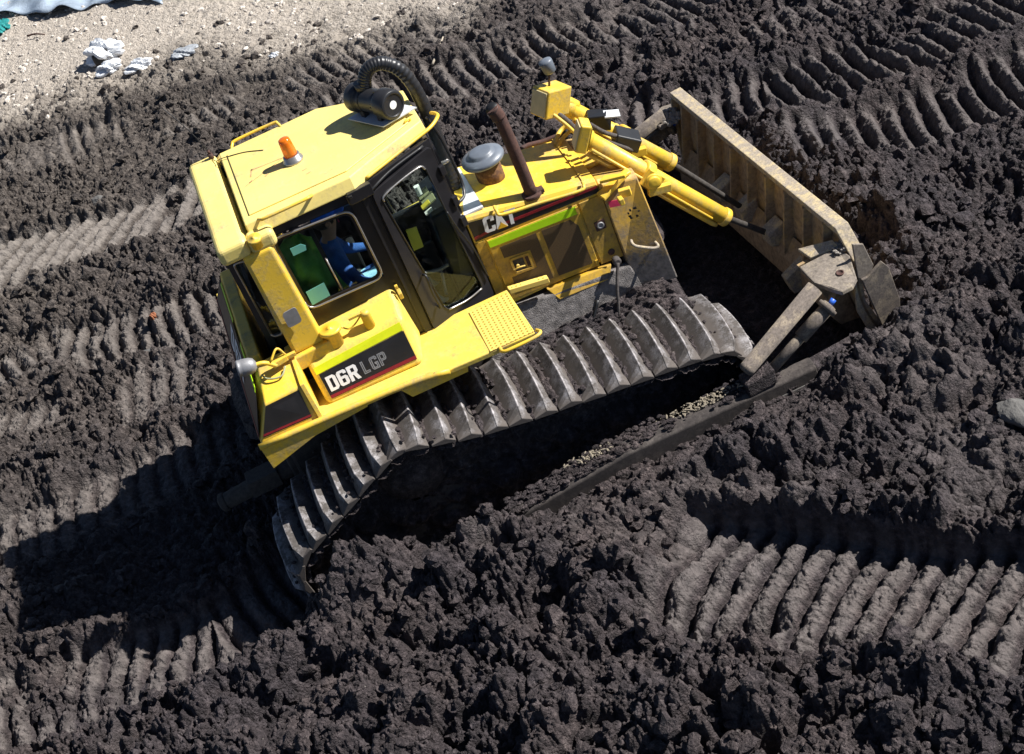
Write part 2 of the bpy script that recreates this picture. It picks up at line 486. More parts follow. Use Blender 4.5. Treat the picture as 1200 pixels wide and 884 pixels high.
MOUNDS = [(-1.72, -1.92, .36, .22, .50), (-2.1, -2.15, .4, .3, .22), (-1.15, -2.25, .5, .3, .20), (-.72, -2.12, .30, .22, .34), (-.25, -2.5, .45, .3, .22), (.05, -2.2, .35, .10, .08), (1.5, -2.2, .5, .08, .08), (.1, -3.1, .5, .35, .18), (.35, -2.35, .5, .3, .16),
          (1.3, -2.35, .6, .3, .14), (2.3, -2.3, .5, .35, .16), (-1.0, -1.72, .28, .14, .22), (-.35, -1.75, .2, .12, .12), (3.1, -2.1, .6, .45, .22), (3.9, -1.6, .7, .6, .18), (3.6, 0, .5, 1.3, .34), (3.5, 1.4, .4, .7, .30),
          (-2.2, -3.0, .7, .45, .16), (-1.0, -3.3, .6, .4, .15), (.2, -4.4, .7, .4, .16), (1.4, -5.1, .9, .5, .2), (-.9, -4.3, .8, .5, .14),
          (-3.2, -2.25, .6, .3, .12), (4.8, -2.2, .8, .5, .16), (-4.6, .0, .5, .28, .13), (-3.6, 3.9, .9, .2, .08)]
HOLES = [(-1.15, -1.93, .22, .16, .34), (-2.35, -2.55, .22, .16, .22), (.55, -3.95, .4, .14, .20), (-.55, -2.9, .28, .18, .2), (.9, -4.5, .45, .2, .22), (-2.9, -2.65, .3, .16, .2),
         (2.9, -2.9, .4, .15, .15), (4.9, 3.3, .3, .3, .12)]
def dry_mask(x, y):
    U, V, d, L = polyv(x, y, [(-9, 14.2), (-4.6, 10.9), (-2.9, 10.2), (-1.6, 9.7), (.2, 8.5), (2.3, 7.7), (6, 6.9), (12, 6)])
    V = np.where(np.abs(V) > d + .01, np.sign(V) * d, V)
    fade = sstep(3.6, 1.4, x)
    return sstep(-.9, .9, V + .8 * fbm(x * .9, y * .9, 51, 5) - (1 - fade) * 2.2)
def height(x, y):
    wx = x + .10 * fbm(x * 1.7, y * 1.7, 31, 3); wy = y + .10 * fbm(x * 1.7, y * 1.7, 35, 3)
    dry = dry_mask(x, y)
    z = .20 + .10 * fbm(x * .35, y * .35, 1, 3)
    # spoil thrown up along the near side of the machine, down towards the viewer
    near = sstep(-1.62, -2.05, y) * sstep(-6.5, -2.5, x)
    z = z + near * .16 + sstep(-2.2, -4.5, y) * -.05
    for (mx, my, sx_, sy_, h) in MOUNDS:
        z = z + h * np.exp(-((x - mx) / sx_) ** 2 - ((y - my) / sy_) ** 2)
    for (mx, my, sx_, sy_, h) in HOLES:
        z = z - h * np.exp(-(((x - mx) / sx_) ** 2 + ((y - my) / sy_) ** 2) ** 2)
    rough = np.clip(.82 + .55 * fbm(x * .6, y * .6, 61, 3), .35, 1.3)
    rough = rough * (1 - .80 * dry) + .02
    rough = rough * (1 - .25 * sstep(3.2, 6.5, y))
    flat = np.zeros_like(x); zr = np.zeros_like(x); rim = np.zeros_like(x); bed = np.zeros_like(x); smear_relief = np.zeros_like(x)
    for i, (pts, hw, dep, rh, sk, cl, rm, ex) in enumerate(IMP):
        lo = np.array(pts).min(0) - 1.2; hi = np.array(pts).max(0) + 1.2
        m = (x > lo[0]) & (x < hi[0]) & (y > lo[1]) & (y < hi[1])
        if not m.any(): continue
        xs, ys = x[m], y[m]
        U, V, d, L = polyv(xs, ys, pts)
        jit = .05 * fbm(xs * 3, ys * 3, 70 + i, 3)
        ev = np.abs(V) + jit
        ins = sstep(hw + .05, hw - .05, ev) * sstep(-.05, .25, U) * sstep(L + .05, L - .25, U)
        brk = (.35 + .65 * cl) * sstep(-.45, -.05, fbm(xs * 1.5, ys * 1.5, 90 + i, 4) + (cl - .70) * 1.1)
        bow = -.16 * (V / hw) ** 2 * hw * .5
        ph = (U + sk * V + bow + .022 * fbm(xs * 2.2, ys * 2.2, 110 + i, 2)) / (.2025 * (1.12 if ex == 1.05 else 1))
        fr = ph - np.floor(ph); fr = 1 - fr if ex == 1.05 else fr; s = np.abs(np.sin(PI * ph)) if ex < 1 else np.where(fr < .62, np.sin(fr / .62 * PI / 2), np.cos((fr - .62) / .38 * PI / 2)); kk = np.floor(ph)
        amp = .75 + .5 * _hash(kk, kk * 0 + i, 5)
        ridge = (np.clip(s, 0, 1) ** ex) * rh * amp * (1 - .35 * (V / hw) ** 2)
        f = ins * brk
        if sk < -.5: ridge = ridge - .07 * sstep(.35, .0, s)      # scuffed plates with open cracks
        zr[m] = np.where(f > flat[m], -dep + ridge, zr[m]); smear_relief[m] = np.maximum(smear_relief[m], f * sstep(.30, .80, s))  # light and shade of the relief put into colour: pale ridge tops, dark grooves
        flat[m] = np.maximum(flat[m], f)
        bed[m] = np.maximum(bed[m], ins)
        rim[m] = np.maximum(rim[m], rm * np.exp(-((np.abs(V) - hw - .13) / .12) ** 2) * sstep(0, .3, U) * sstep(L, L - .3, U))
    z = z + flat * zr + (bed - flat) * -.05 + rim * (.5 + .8 * sstep(-.5, .6, fbm(x * 2.6, y * 2.6, 130, 2)))
    # dead flat where the machine stands
    under = sstep(1.66, 1.56, np.abs(y)) * sstep(-2.35, -1.9, x) * sstep(2.75, 2.35, x)
    z = z * (1 - under) + under * (.0 + .10 * sstep(.62, .5, np.abs(y)))
    gap = sstep(-1.98, -1.72, y) * sstep(-1.45, -1.6, y) * sstep(-1.25, -.9, x) * sstep(2.3, 1.9, x)
    z = z * (1 - .15 * gap)
    # cavity behind the mold board
    cav = sstep(2.0, 2.2, x) * sstep(2.95, 2.75, x) * sstep(-1.75, -1.45, y) * sstep(1.95, 1.7, y)
    z = z * (1 - cav) + cav * .02
    q = rough * (1 - .72 * flat) * (1 - .9 * under) * (1 - .6 * cav)
    big = clods(wx, wy, .46, 200, .3, .62, .55) * .55
    mid = clods(wx + .03, wy, .19, 210, .35, .72, .8) * .60
    sml = clods(wx, wy, .085, 220, .35, .75, .85) * .70
    tin = clods(x, y, .042, 230, .35, .75, .85) * .85
    mic = clods(x, y, .024, 240, .35, .8, .8) * .8
    crumb = vnoise(x / .055, y / .055, 150) * .5 + vnoise(x / .028, y / .028, 151) * .35 + vnoise(x / .015, y / .015, 152) * .2
    crumb = crumb * sstep(10.0, 4.0, y) * .016
    fis = 1 - np.abs(fbm(wx * 2.3, wy * 2.3, 160, 4)) * 2.2      # cracks between the torn lumps
    fis2 = 1 - np.abs(fbm(wx * 6.1, wy * 6.1, 170, 3)) * 2.2
    nearb = sstep(3.0, -1.5, y)
    smooth = sstep(.22, .50, fbm(x * .75, y * .95, 700, 4)) * (1 - dry) * (1 - under)      # slabs sheared smooth by the blade and shoes
    sml = sml * (1 - .70 * smooth); tin = tin * (1 - .72 * smooth); mic = mic * (1 - .65 * smooth); mid = mid * (1 - .35 * smooth)
    smear_relief = np.maximum(smear_relief, .38 * smooth * (1 - flat))
    z = z + q * (big * (.55 + .75 * nearb) + mid * 1.15) + (q * 1.15 + .10 * (1 - dry) + .07 * dry) * sml + (q * .85 + .20) * tin + (q * .8 + .3) * mic * (1 - .5 * dry) + crumb * (q + .35) - q * .075 * np.clip(fis, 0, 1) ** 5 * nearb - q * .055 * np.clip(fis2, 0, 1) ** 4 - q * .16 * sstep(.25, .6, fbm(wx * 2.0, wy * 2.6, 180, 3))
    z = z + (.020 * rough) * fbm(x * 13, y * 13, 140, 3)
    # the side of the push arm is scraped free of soil
    cor = sstep(-2.42, -2.15, y) * sstep(-1.9, -1.98, y) * sstep(-.7, -.2, x) * sstep(2.4, 1.9, x)
    z = z * (1 - cor) + cor * np.minimum(z, .40 + .3 * (z - .3))
    return z, dry, np.stack([flat, smear_relief])
def make_ground():
    A = np.array([-6.4, -2.3]); B = np.array([2.3, -7.3]); D = np.array([-5.2, 18.2]); Cc = np.array([8.4, 2.3])
    def axis(n, lo, hi, m):
        core = np.linspace(0, 1, n)
        a = -lo * (np.linspace(1, 0, m, endpoint=False) ** 1.8); b = 1 + hi * (np.linspace(0, 1, m + 1)[1:] ** 1.8)
        return np.concatenate([a, core, b])
    tt = axis(2000, .55, 2.2, 90)
    # rows get sparser with distance, so warp the core
    tt = np.where((tt > 0) & (tt < 1), tt * (.72 + .28 * tt), tt)
    ss = axis(1350, 1.4, 1.4, 80)
    s, t = np.meshgrid(ss, tt)
    x = (1 - s) * (1 - t) * A[0] + s * (1 - t) * B[0] + s * t * Cc[0] + (1 - s) * t * D[0]
    y = (1 - s) * (1 - t) * A[1] + s * (1 - t) * B[1] + s * t * Cc[1] + (1 - s) * t * D[1]
    z, dry, flat = height(x, y)
    ny, nx = x.shape
    co = np.stack([x, y, z], -1).reshape(-1, 3)
    idx = np.arange(nx * ny).reshape(ny, nx)
    q = np.stack([idx[:-1, :-1], idx[:-1, 1:], idx[1:, 1:], idx[1:, :-1]], -1).reshape(-1, 4)
    me = bpy.data.meshes.new('ground')
    me.vertices.add(len(co)); me.vertices.foreach_set('co', co.astype(np.float32).ravel())
    me.loops.add(q.size); me.loops.foreach_set('vertex_index', q.astype(np.int32).ravel())
    me.polygons.add(len(q)); me.polygons.foreach_set('loop_start', np.arange(0, q.size, 4, dtype=np.int32))
    me.polygons.foreach_set('loop_total', np.full(len(q), 4, dtype=np.int32))
    me.update(calc_edges=True)
    at = me.attributes.new('dry', 'FLOAT', 'POINT'); at.data.foreach_set('value', dry.astype(np.float32).ravel())
    at = me.attributes.new('pressed_relief', 'FLOAT', 'POINT'); at.data.foreach_set('value', flat[1].astype(np.float32).ravel())
    me.polygons.foreach_set('use_smooth', np.ones(len(q), dtype=bool))
    o = bpy.data.objects.new('ground', me); COL.objects.link(o); o['kind'] = 'structure'
    return o
def soil_material(name, use_attr=True):
    a = NT(name)
    n1 = a.noise(1.3, 5, .55); n2 = a.noise(16, 6, .65); n3 = a.noise(70, 4, .6)
    wet = a.ramp(n2, [(.30, (.015, .0115, .0122)), (.48, (.038, .0302, .0318)), (.60, (.078, .064, .0655)), (.74, (.145, .123, .121))])
    tint = a.ramp(n1, [(.35, (.80, .80, .84)), (.65, (1.18, 1.12, 1.05))])
    wet = a.mix(1.0, wet, tint, 'MULTIPLY')
    # browner, drier soil towards the far left, dark wet soil to the right
    sp = a.n('SeparateXYZ'); a.l(a.coord(), sp.inputs[0])
    gx = a.math('ADD', a.math('MULTIPLY', sp.outputs['Y'], .16), a.math('MULTIPLY', sp.outputs['X'], -.13))
    gx = a.math('ADD', gx, a.math('MULTIPLY', n1, .35))
    g = a.ramp(a.math('MULTIPLY', gx, .55, True), [(.22, (0, 0, 0)), (.95, (1, 1, 1))])
    mid = a.ramp(n2, [(.30, (.026, .0205, .018)), (.5, (.072, .059, .050)), (.63, (.14, .118, .100)), (.76, (.23, .198, .168))])
    c = a.mix(g, wet, mid)
    if use_attr:
        pr = a.n('Attribute', attribute_name='pressed_relief')
        pc = a.mix(g, (.150, .132, .122), (.27, .242, .215))  # pale tone for smeared clay and the painted ridge tops
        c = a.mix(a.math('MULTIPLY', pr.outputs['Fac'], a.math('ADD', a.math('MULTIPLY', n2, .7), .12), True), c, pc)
        dr = a.n('Attribute', attribute_name='dry')
        dc = a.ramp(n2, [(.25, (.33, .285, .235)), (.5, (.46, .405, .34)), (.75, (.58, .52, .45))])
        c = a.mix(dr.outputs['Fac'], c, dc)
    fl = a.ramp(a.noise(31, 3, .5), [(.71, (0, 0, 0)), (.76, (1, 1, 1))])
    c = a.mix(a.math('MULTIPLY', fl, .5), c, (.26, .235, .21))
    a.l(c, a.b.inputs['Base Color'])
    a.l(a.ramp(n3, [(.3, (.55, .55, .55)), (.7, (.95, .95, .95))]), a.b.inputs['Roughness'])
    a.b.inputs['Specular IOR Level'].default_value = .35
    mus = a.n('TexNoise', i_Scale=60.0, i_Detail=6.0, i_Roughness=.7); a.l(a.coord(), mus.inputs['Vector'])
    v1 = a.n('TexVoronoi', i_Scale=46.0, i_Randomness=1.0); a.l(a.coord(), v1.inputs['Vector'])
    v2 = a.n('TexVoronoi', i_Scale=95.0, i_Randomness=1.0); a.l(a.coord(), v2.inputs['Vector'])
    hh = a.math('ADD', a.math('MULTIPLY', mus.outputs['Fac'], .9), a.math('ADD', a.math('MULTIPLY', v1.outputs['Distance'], -.55), a.math('MULTIPLY', v2.outputs['Distance'], -.28)))
    if use_attr: hh = a.math('MULTIPLY', hh, a.math('SUBTRACT', 1.0, a.math('MULTIPLY', pr.outputs['Fac'], .5)))
    a.bump(hh, 1.0, .026)
    return a.m
M['soil'] = soil_material('churned soil')
M['clod'] = soil_material('soil lumps', False)
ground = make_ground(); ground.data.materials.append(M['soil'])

def zground(x, y):
    z, _, _ = height(np.array([[x]], float), np.array([[y]], float)); return float(z[0, 0])

def lumps(name, count, sampler, rmin, rmax, mat, seed, power=2.2):
    """irregular rounded lumps lying on the ground, one mesh"""
    rng = np.random.default_rng(seed)
    bm = bmesh.new(); bmesh.ops.create_icosphere(bm, subdivisions=2, radius=1)
    base = np.array([v.co[:] for v in bm.verts]); tri = np.array([[v.index for v in f.verts] for f in bm.faces]); bm.free()
    x, y = sampler(rng, count)
    z, dry, flat = height(x[None], y[None]); z = z[0]
    r = rmin + (rmax - rmin) * rng.random(len(x)) ** power
    nv = len(base); V = np.zeros((len(x), nv, 3))
    for i in range(len(x)):
        d = rng.normal(size=(5, 3)); ph = rng.random(5) * 6
        k = 1 + sum((.17 - .01 * j) * np.sin(base @ d[j] * (1.5 + j * 1.3) + ph[j]) for j in range(5)) + rng.normal(size=nv) * .09
        s = np.array([1, .65 + .35 * rng.random(), .5 + .35 * rng.random()])
        th = rng.random() * 6.28; c_, s_ = math.cos(th), math.sin(th)
        p = base * k[:, None] * s * r[i]
        tl = rng.normal() * .3
        p = p @ np.array([[1, 0, tl], [0, 1, 0], [-tl, 0, 1]])
        V[i] = p @ np.array([[c_, s_, 0], [-s_, c_, 0], [0, 0, 1]]) + (x[i], y[i], z[i] + r[i] * .02)
    co = V.reshape(-1, 3); F = (tri[None] + (np.arange(len(x)) * nv)[:, None, None]).reshape(-1, 3)
    me = bpy.data.meshes.new(name)
    me.vertices.add(len(co)); me.vertices.foreach_set('co', co.astype(np.float32).ravel())
    me.loops.add(F.size); me.loops.foreach_set('vertex_index', F.astype(np.int32).ravel())
    me.polygons.add(len(F)); me.polygons.foreach_set('loop_start', np.arange(0, F.size, 3, dtype=np.int32))
    me.polygons.foreach_set('loop_total', np.full(len(F), 3, dtype=np.int32))
    me.update(calc_edges=True)
    me.polygons.foreach_set('use_smooth', np.zeros(len(F), dtype=bool))
    me.materials.append(M[mat])
    o = bpy.data.objects.new(name, me); COL.objects.link(o)
    return o
def _samp(rng, n):
    s = rng.random(n * 3) * 1.1 - .05; t = rng.random(n * 3) ** 1.5 * 1.1 - .05
    A = np.array([-6.4, -2.3]); B = np.array([2.3, -7.3]); D = np.array([-5.2, 18.2]); Cc = np.array([8.4, 2.3])
    P = ((1 - s) * (1 - t))[:, None] * A + (s * (1 - t))[:, None] * B + (s * t)[:, None] * Cc + ((1 - s) * t)[:, None] * D
    x, y = P[:, 0], P[:, 1]
    z, dry, flat = height(x[None], y[None])
    ok = (rng.random(len(x)) > dry[0] * .95) & (flat[0][0] < .25 + .5 * (rng.random(len(x)) < .06)) & ~((np.abs(y) < 1.75) & (x > -2.5) & (x < 3.1))
    ok &= fbm(x * 1.1, y * 1.1, 301, 3) > -.25
    return x[ok][:n], y[ok][:n]
c = lumps('soil_clods', 9000, _samp, .012, .085, 'clod', 3, 3.2); tag(c, 'loose dark lumps of churned soil strewn over the muddy ground', 'soil'); c['kind'] = 'stuff'
def _samp2(rng, n):
    x = rng.random(n * 4) * 12 - 6.5; y = 7.0 + rng.random(n * 4) * 10
    d = dry_mask(x[None], y[None])[0]
    ok = d > .25 + rng.random(len(x)) * .6
    return x[ok][:n], y[ok][:n]
M['pebble'] = simple('pale stones', (.52, .47, .41), .85, 0, .3, 3, .6, .01)
c = lumps('gravel', 4200, _samp2, .008, .045, 'pebble', 5, 3.0); tag(c, 'small pale stones scattered over the dry tan ground', 'gravel'); c['kind'] = 'stuff'

# ------------------------------------------------------------------ the bulldozer
DZ = thing('bulldozer', 'yellow crawler bulldozer with closed cab and wide tracks digging into dark mud', 'bulldozer')

# ---- tracks
def track_path():
    cs = [((1.45, .455), .455), ((-1.05, .88), .50), ((-1.90, .455), .455)]   # front idler, raised sprocket, rear idler (tip radius)
    def tang(c1, r1, c2, r2):  # outer tangent, wheels on the right-hand side going backwards over the top
        dx, dz = c2[0] - c1[0], c2[1] - c1[1]; L = math.hypot(dx, dz)
        a = math.atan2(dz, dx); b = math.asin((r1 - r2) / L)
        n = a - PI / 2 + b
        return n
    P = []
    seq = [0, 1, 2, 0]
    nrm = []
    for i in range(3):
        (c1, r1), (c2, r2) = cs[seq[i]], cs[seq[i + 1]]
        nrm.append(tang(c1, r1, c2, r2))
    for i in range(3):
        c1, r1 = cs[i]
        a0 = nrm[i - 1]; a1 = nrm[i]
        while a1 > a0: a1 -= 2 * PI
        while a0 - a1 > 2 * PI: a1 += 2 * PI
        # going front->top->rear turns counter clockwise seen from +Y side reversed; sample the arc
        if a0 - a1 > PI * 1.4:
            a1 += 2 * PI
        k = 40
        for j in range(k + 1):
            t = a0 + (a1 - a0) * j / k
            P.append((c1[0] + r1 * math.cos(t), c1[1] + r1 * math.sin(t)))
    return P
def hull_path():
    """offset convex hull of the three wheels, walked from the bottom front, over the top, to the bottom rear"""
    pts = []
    for (cx, cz), r in (((1.45, .47), .47), ((-1.05, .88), .505), ((-1.86, .47), .47)):
        for i in range(180):
            a = 2 * PI * i / 180; pts.append((cx + r * math.cos(a), cz + r * math.sin(a)))
    pts = sorted(set((round(a, 6), round(b, 6)) for a, b in pts))
    def half(ps):
        h = []
        for p in ps:
            while len(h) >= 2 and (h[-1][0] - h[-2][0]) * (p[1] - h[-2][1]) - (h[-1][1] - h[-2][1]) * (p[0] - h[-2][0]) <= 0: h.pop()
            h.append(p)
        return h
    lo = half(pts); up = half(pts[::-1])
    return lo[:-1] + up[:-1]
hp = hull_path()
hp.append(hp[0])
cum = [0]
for i in range(len(hp) - 1): cum.append(cum[-1] + math.hypot(hp[i + 1][0] - hp[i][0], hp[i + 1][1] - hp[i][1]))
PER = cum[-1]; NSH = round(PER / .2065); PIT = PER / NSH
def at(s):
    s %= PER
    for i in range(len(hp) - 1):
        if cum[i + 1] >= s:
            t = (s - cum[i]) / max(1e-9, cum[i + 1] - cum[i])
            x = hp[i][0] + t * (hp[i + 1][0] - hp[i][0]); z = hp[i][1] + t * (hp[i + 1][1] - hp[i][1])
            # the upper run sags between sprocket and idler
            if -.95 < x < 1.5 and z > .75:
                u = (x + .95) / 2.45; z -= .075 * math.sin(PI * u) ** .8 * max(0, 1.4 - u * 1.45)
            return Vector((x, 0, z))
def shoe_mesh():
    """swamp shoe: tall wedge whose sharp ridge bows down towards both ends, closed by pyramid facets"""
    mb = MB(); W = .915; hw = PIT * .478
    us = [-1, -.90, -.80] + [(-.80 + 1.6 * i / 12) for i in range(1, 12)] + [.80, .90, 1]
    rows = []
    for u in us:
        y = u * W / 2; crown = .045 * (1 - u * u); e = max(0, (abs(u) - .80) / .20); xr = .022 - .01 * u * u
        top = -.018 + crown - (.070 - .018) * e; base = -.112 + crown * .5
        top = max(top, base + .004)
        w1 = .010 * (1 - e * .6)
        rows.append([(-hw, y, base - .018), (-hw, y, base), (xr - w1, y, top - .009), (xr, y, top), (xr + w1, y, top - .008), (hw, y, base + .004), (hw, y, base - .018)])
    P = [p for r_ in rows for p in r_]; k = 7; n = len(us) - 1; F = []
    for i in range(n):
        for j in range(k):
            F.append((i * k + j, i * k + (j + 1) % k, (i + 1) * k + (j + 1) % k, (i + 1) * k + j))
    F += [list(range(k))[::-1], [n * k + j for j in range(k)]]
    mb.add(P, F)
    return mb
sm = shoe_mesh()
lk = MB().box(-.09, .09, -.11, -.05, -.20, -.108); lk.box(-.09, .09, .05, .11, -.20, -.108)
S0 = 0.055
def shoe_frame(k):
    s = S0 + k * PIT; p = at(s); a = at(s - .05); b = at(s + .05); tx = (b - a).normalized(); nz = Vector((tx.z, 0, -tx.x))
    return p, tx, nz
def place(mb_v, k, ycen, tw=0):
    p, tx, nz = shoe_frame(k)
    return [p + tx * v[0] + Vector((0, 1, 0)) * (v[1] + ycen) + nz * v[2] for v in mb_v]
tr = MB()
for k in range(NSH): tr.add(place(lk.v, k, -1.145), lk.f)
track = tr.build('track', 'muddy_steel', DZ)
shoe = sm.build('track_shoe', 'steel', track, .004, 1)
rs = random.Random(4)
for k in range(NSH):
    o = shoe if k == 0 else shoe.copy()
    if k: COL.objects.link(o); o.parent = track
    p, tx, nz = shoe_frame(k)
    m = Matrix((tx, Vector((0, 1, 0)), nz)).transposed()
    if m.determinant() < 0: m = Matrix((-tx, Vector((0, 1, 0)), nz)).transposed()
    m = m @ Matrix.Rotation(rs.uniform(-.03, .03), 3, 'Y')
    o.matrix_local = Matrix.Translation(p + Vector((0, -1.145 + rs.uniform(-.004, .004), 0)) + nz * rs.uniform(-.008, .004)) @ m.to_4x4()
# mud packed on the shoes of the near track
rng = np.random.default_rng(9)
mud = MB()
ico = bmesh.new(); bmesh.ops.create_icosphere(ico, subdivisions=1, radius=1); IV = [v.co.copy() for v in ico.verts]; IF = [[v.index for v in f.verts] for f in ico.faces]; ico.free()
for k in range(NSH):
    p, tx, nz = shoe_frame(k)
    if p.z < .35: continue
    for j in range(int(rng.integers(6, 16))):
        u = rng.uniform(-.44, .40); u = u if rng.random() < .45 else rng.uniform(.05, .45)
        side = rng.choice([-1, 1]) * rng.uniform(.055, .10); r_ = rng.uniform(.010, .026) * (1.5 if rng.random() < .12 else 1)
        c = p + tx * side + Vector((0, -1.145 + u, 0)) + nz * (-.062 - abs(side) * .12 + .018)
        mud.add([c + Vector((v.x * rng.uniform(.7, 1.3), v.y * rng.uniform(.7, 1.5), v.z * .6 * rng.uniform(.7, 1.2))) * r_ for v in IV], IF)
mo = mud.build('mud_cake', 'clod', track); mo['kind'] = 'stuff'
# far track: one mesh (the photograph shows none of it)
tl = MB()
for k in range(NSH): tl.add(place(sm.v, k, 1.145), sm.f)
M['soil_on'] = soil_material('caked soil', False)
tl.build('track', 'soil_on', DZ)
for sy in (-1, 1):
    c = sy * 1.145
    b = MB()
    b.cyl((-1.05, c - .13, .88), (-1.05, c + .13, .88), .36, n=24)
    for i in range(24):
        a = 2 * PI * i / 24; d = Vector((math.cos(a), 0, math.sin(a))); b.obox(Vector((-1.05, c, .88)) + d * .375, d, (0, 1, 0), d.cross(Vector((0, 1, 0))), .06, .07, .045)
    b.lathe((-1.05, c + sy * .13, .88), (0, sy, 0), [(.30, 0), (.29, .06), (.24, .10), (.22, .15), (.12, .17), (.11, .20), (.04, .21)])
    b.build('sprocket', 'soil_on', DZ)
    for x in (1.45, -1.86):
        b = MB(); b.lathe((x, c - .12, .47), (0, 1, 0), [(.28, 0), (.335, .03), (.335, .21), (.28, .24)]); b.cyl((x, c - .17, .47), (x, c + .17, .47), .12)
        b.build('idler', 'muddy_steel', DZ)
    for i in range(7):
        x = -1.25 + i * .35; b = MB(); b.lathe((x, c - .15, .24), (0, 1, 0), [(.08, 0), (.11, .02), (.11, .07), (.09, .08), (.09, .22), (.11, .23), (.11, .28), (.08, .3)], 16)
        b.build('track_roller', 'muddy_steel', DZ)
    b = MB(); b.slab([(-1.7, c - .13, .34), (1.3, c - .13, .34), (1.42, c - .13, .46), (1.3, c - .13, .58), (-.5, c - .13, .60), (-1.7, c - .13, .58)], (0, .26, 0))
    b.build('roller_frame', 'frame', DZ, .02)
    b = MB(); b.box(-.25, .25, min(c * .4, c + sy * .0), max(c * .4, c), .42, .62); b.build('pivot_shaft', 'frame', DZ, .02)

# ---- main frame and belly
b = MB()
b.slab([(-1.95, -.52, .62), (-1.6, -.52, .42), (1.55, -.52, .42), (1.62, -.52, .62), (1.6, -.52, 1.15), (.4, -.52, 1.32), (-1.7, -.52, 1.55), (-1.95, -.52, 1.3)], (0, 1.04, 0))
b.build('main_frame', 'frame', DZ, .03)
b = MB()   # sloping side of the case between hood and track, caked with mud
b.hexa([(-.3, -.66, .80), (1.42, -.66, .72), (1.42, -.45, .72), (-.3, -.45, .80), (.22, -.52, 1.34), (1.30, -.54, 1.24), (1.30, -.45, 1.24), (.22, -.45, 1.34)])
b.build('frame_side', 'caked', DZ, .015)
b = MB()
b.hexa([(.64, -.555, 1.24), (1.10, -.55, 1.21), (1.10, -.45, 1.21), (.64, -.45, 1.24), (.58, -.50, 1.35), (1.16, -.50, 1.305), (1.16, -.45, 1.305), (.58, -.45, 1.35)])
b.build('frame_ledge', 'yellow_shade', DZ, .008)
b = MB(); b.slab([(.28, -.56, 1.50), (.62, -.56, 1.44), (.62, -.50, 1.44), (.28, -.50, 1.50)], (0, 0, .05)); b.build('side_step', 'tread', DZ, .006)
b = MB(); b.tube([(1.20, -.60, 1.36), (1.12, -.66, 1.2), (1.06, -.70, 1.02), (1.02, -.72, .90)], .014); b.lathe((1.20, -.54, 1.36), (0, -1, 0), [(.036, 0), (.036, .05), (.025, .06)], 16)
b.build('hydraulic_hose', 'frame_pale', DZ)
b = MB(); b.tube([(.93, -.62, 1.12), (.80, -.68, .95), (.72, -.72, .84)], .016); b.build('hydraulic_hose', 'rubber', DZ)

# ---- hood
def hz(x): return 2.275 - (x - .175) * .185      # height of the side edge of the hood
hood = MB()
xs = (.175, 1.285)
prof = lambda x: [(x, -.45, 1.34), (x, -.45, hz(x) - .03), (x, -.435, hz(x) - .005), (x, -.40, hz(x) + .012), (x, 0, hz(x) + .03), (x, .40, hz(x) + .012), (x, .45, hz(x) - .02), (x, .45, 1.34)]
hood.loft(prof(xs[0]), prof(xs[1]))
hood = hood.build('hood', 'yellow', DZ, .006)
# raised seam at the front of the hood, door pillars, side frames
b = MB(); b.loft([(1.185, -.41, hz(1.185) + .014), (1.185, 0, hz(1.185) + .032), (1.185, .41, hz(1.185) + .014), (1.185, .41, hz(1.185) + .024), (1.185, 0, hz(1.185) + .042), (1.185, -.41, hz(1.185) + .024)],
                 [(1.20, -.41, hz(1.2) + .014), (1.20, 0, hz(1.2) + .032), (1.20, .41, hz(1.2) + .014), (1.20, .41, hz(1.2) + .024), (1.20, 0, hz(1.2) + .042), (1.20, -.41, hz(1.2) + .024)])
b.build('hood_seam', 'yellow', hood)
yS = -.452
def side(x, z, d=0): return (x, yS - d, z)
# black stripe along the hood side with dark red line
sl = -.185
def topz(x): return hz(x) - .045
def stz(x): return 2.035 + (x - .175) * -.06     # underside of the stripe
b = MB(); b.slab([side(.19, stz(.19)), side(1.28, stz(1.28)), side(1.28, topz(1.28)), side(.19, topz(.19))], (0, -.004, 0)); b.build('side_stripe', 'decal_black', hood)
b = MB(); b.slab([side(.19, stz(.19) + .02, .0045), side(.45, stz(.45) + .05, .0045), side(1.28, stz(1.28) + .045, .0045), side(1.28, stz(1.28) + .068, .0045), side(.45, stz(.45) + .075, .0045), side(.19, stz(.19) + .045, .0045)], (0, -.003, 0)); b.build('stripe_line', 'decal_red', hood)
ds = Vector((1, 0, -.10))
ds = Vector((1, 0, -.12))
letters('C', .145, .1, side(.292, 2.072, .010), ds, (0, 0, 1), 'decal_white', hood, .90)
letters('T', .145, .1, side(.476, 2.052, .010), ds, (0, 0, 1), 'decal_white', hood, .90)
b = MB(); b.slab([side(.390, 2.062, .0080), side(.412, 2.060, .0080), side(.439, 2.118, .0080), side(.464, 2.052, .0080), side(.486, 2.050, .0080), side(.455, 2.196, .0080), side(.425, 2.20, .0080)], (0, -.003, 0)); b.build('lettering', 'decal_white', hood)
b = MB(); b.slab([side(.396, 2.060, .0130), side(.482, 2.050, .0130), side(.439, 2.108, .0130)], (0, -.003, 0)); b.build('emblem', 'decal_yellow', hood)

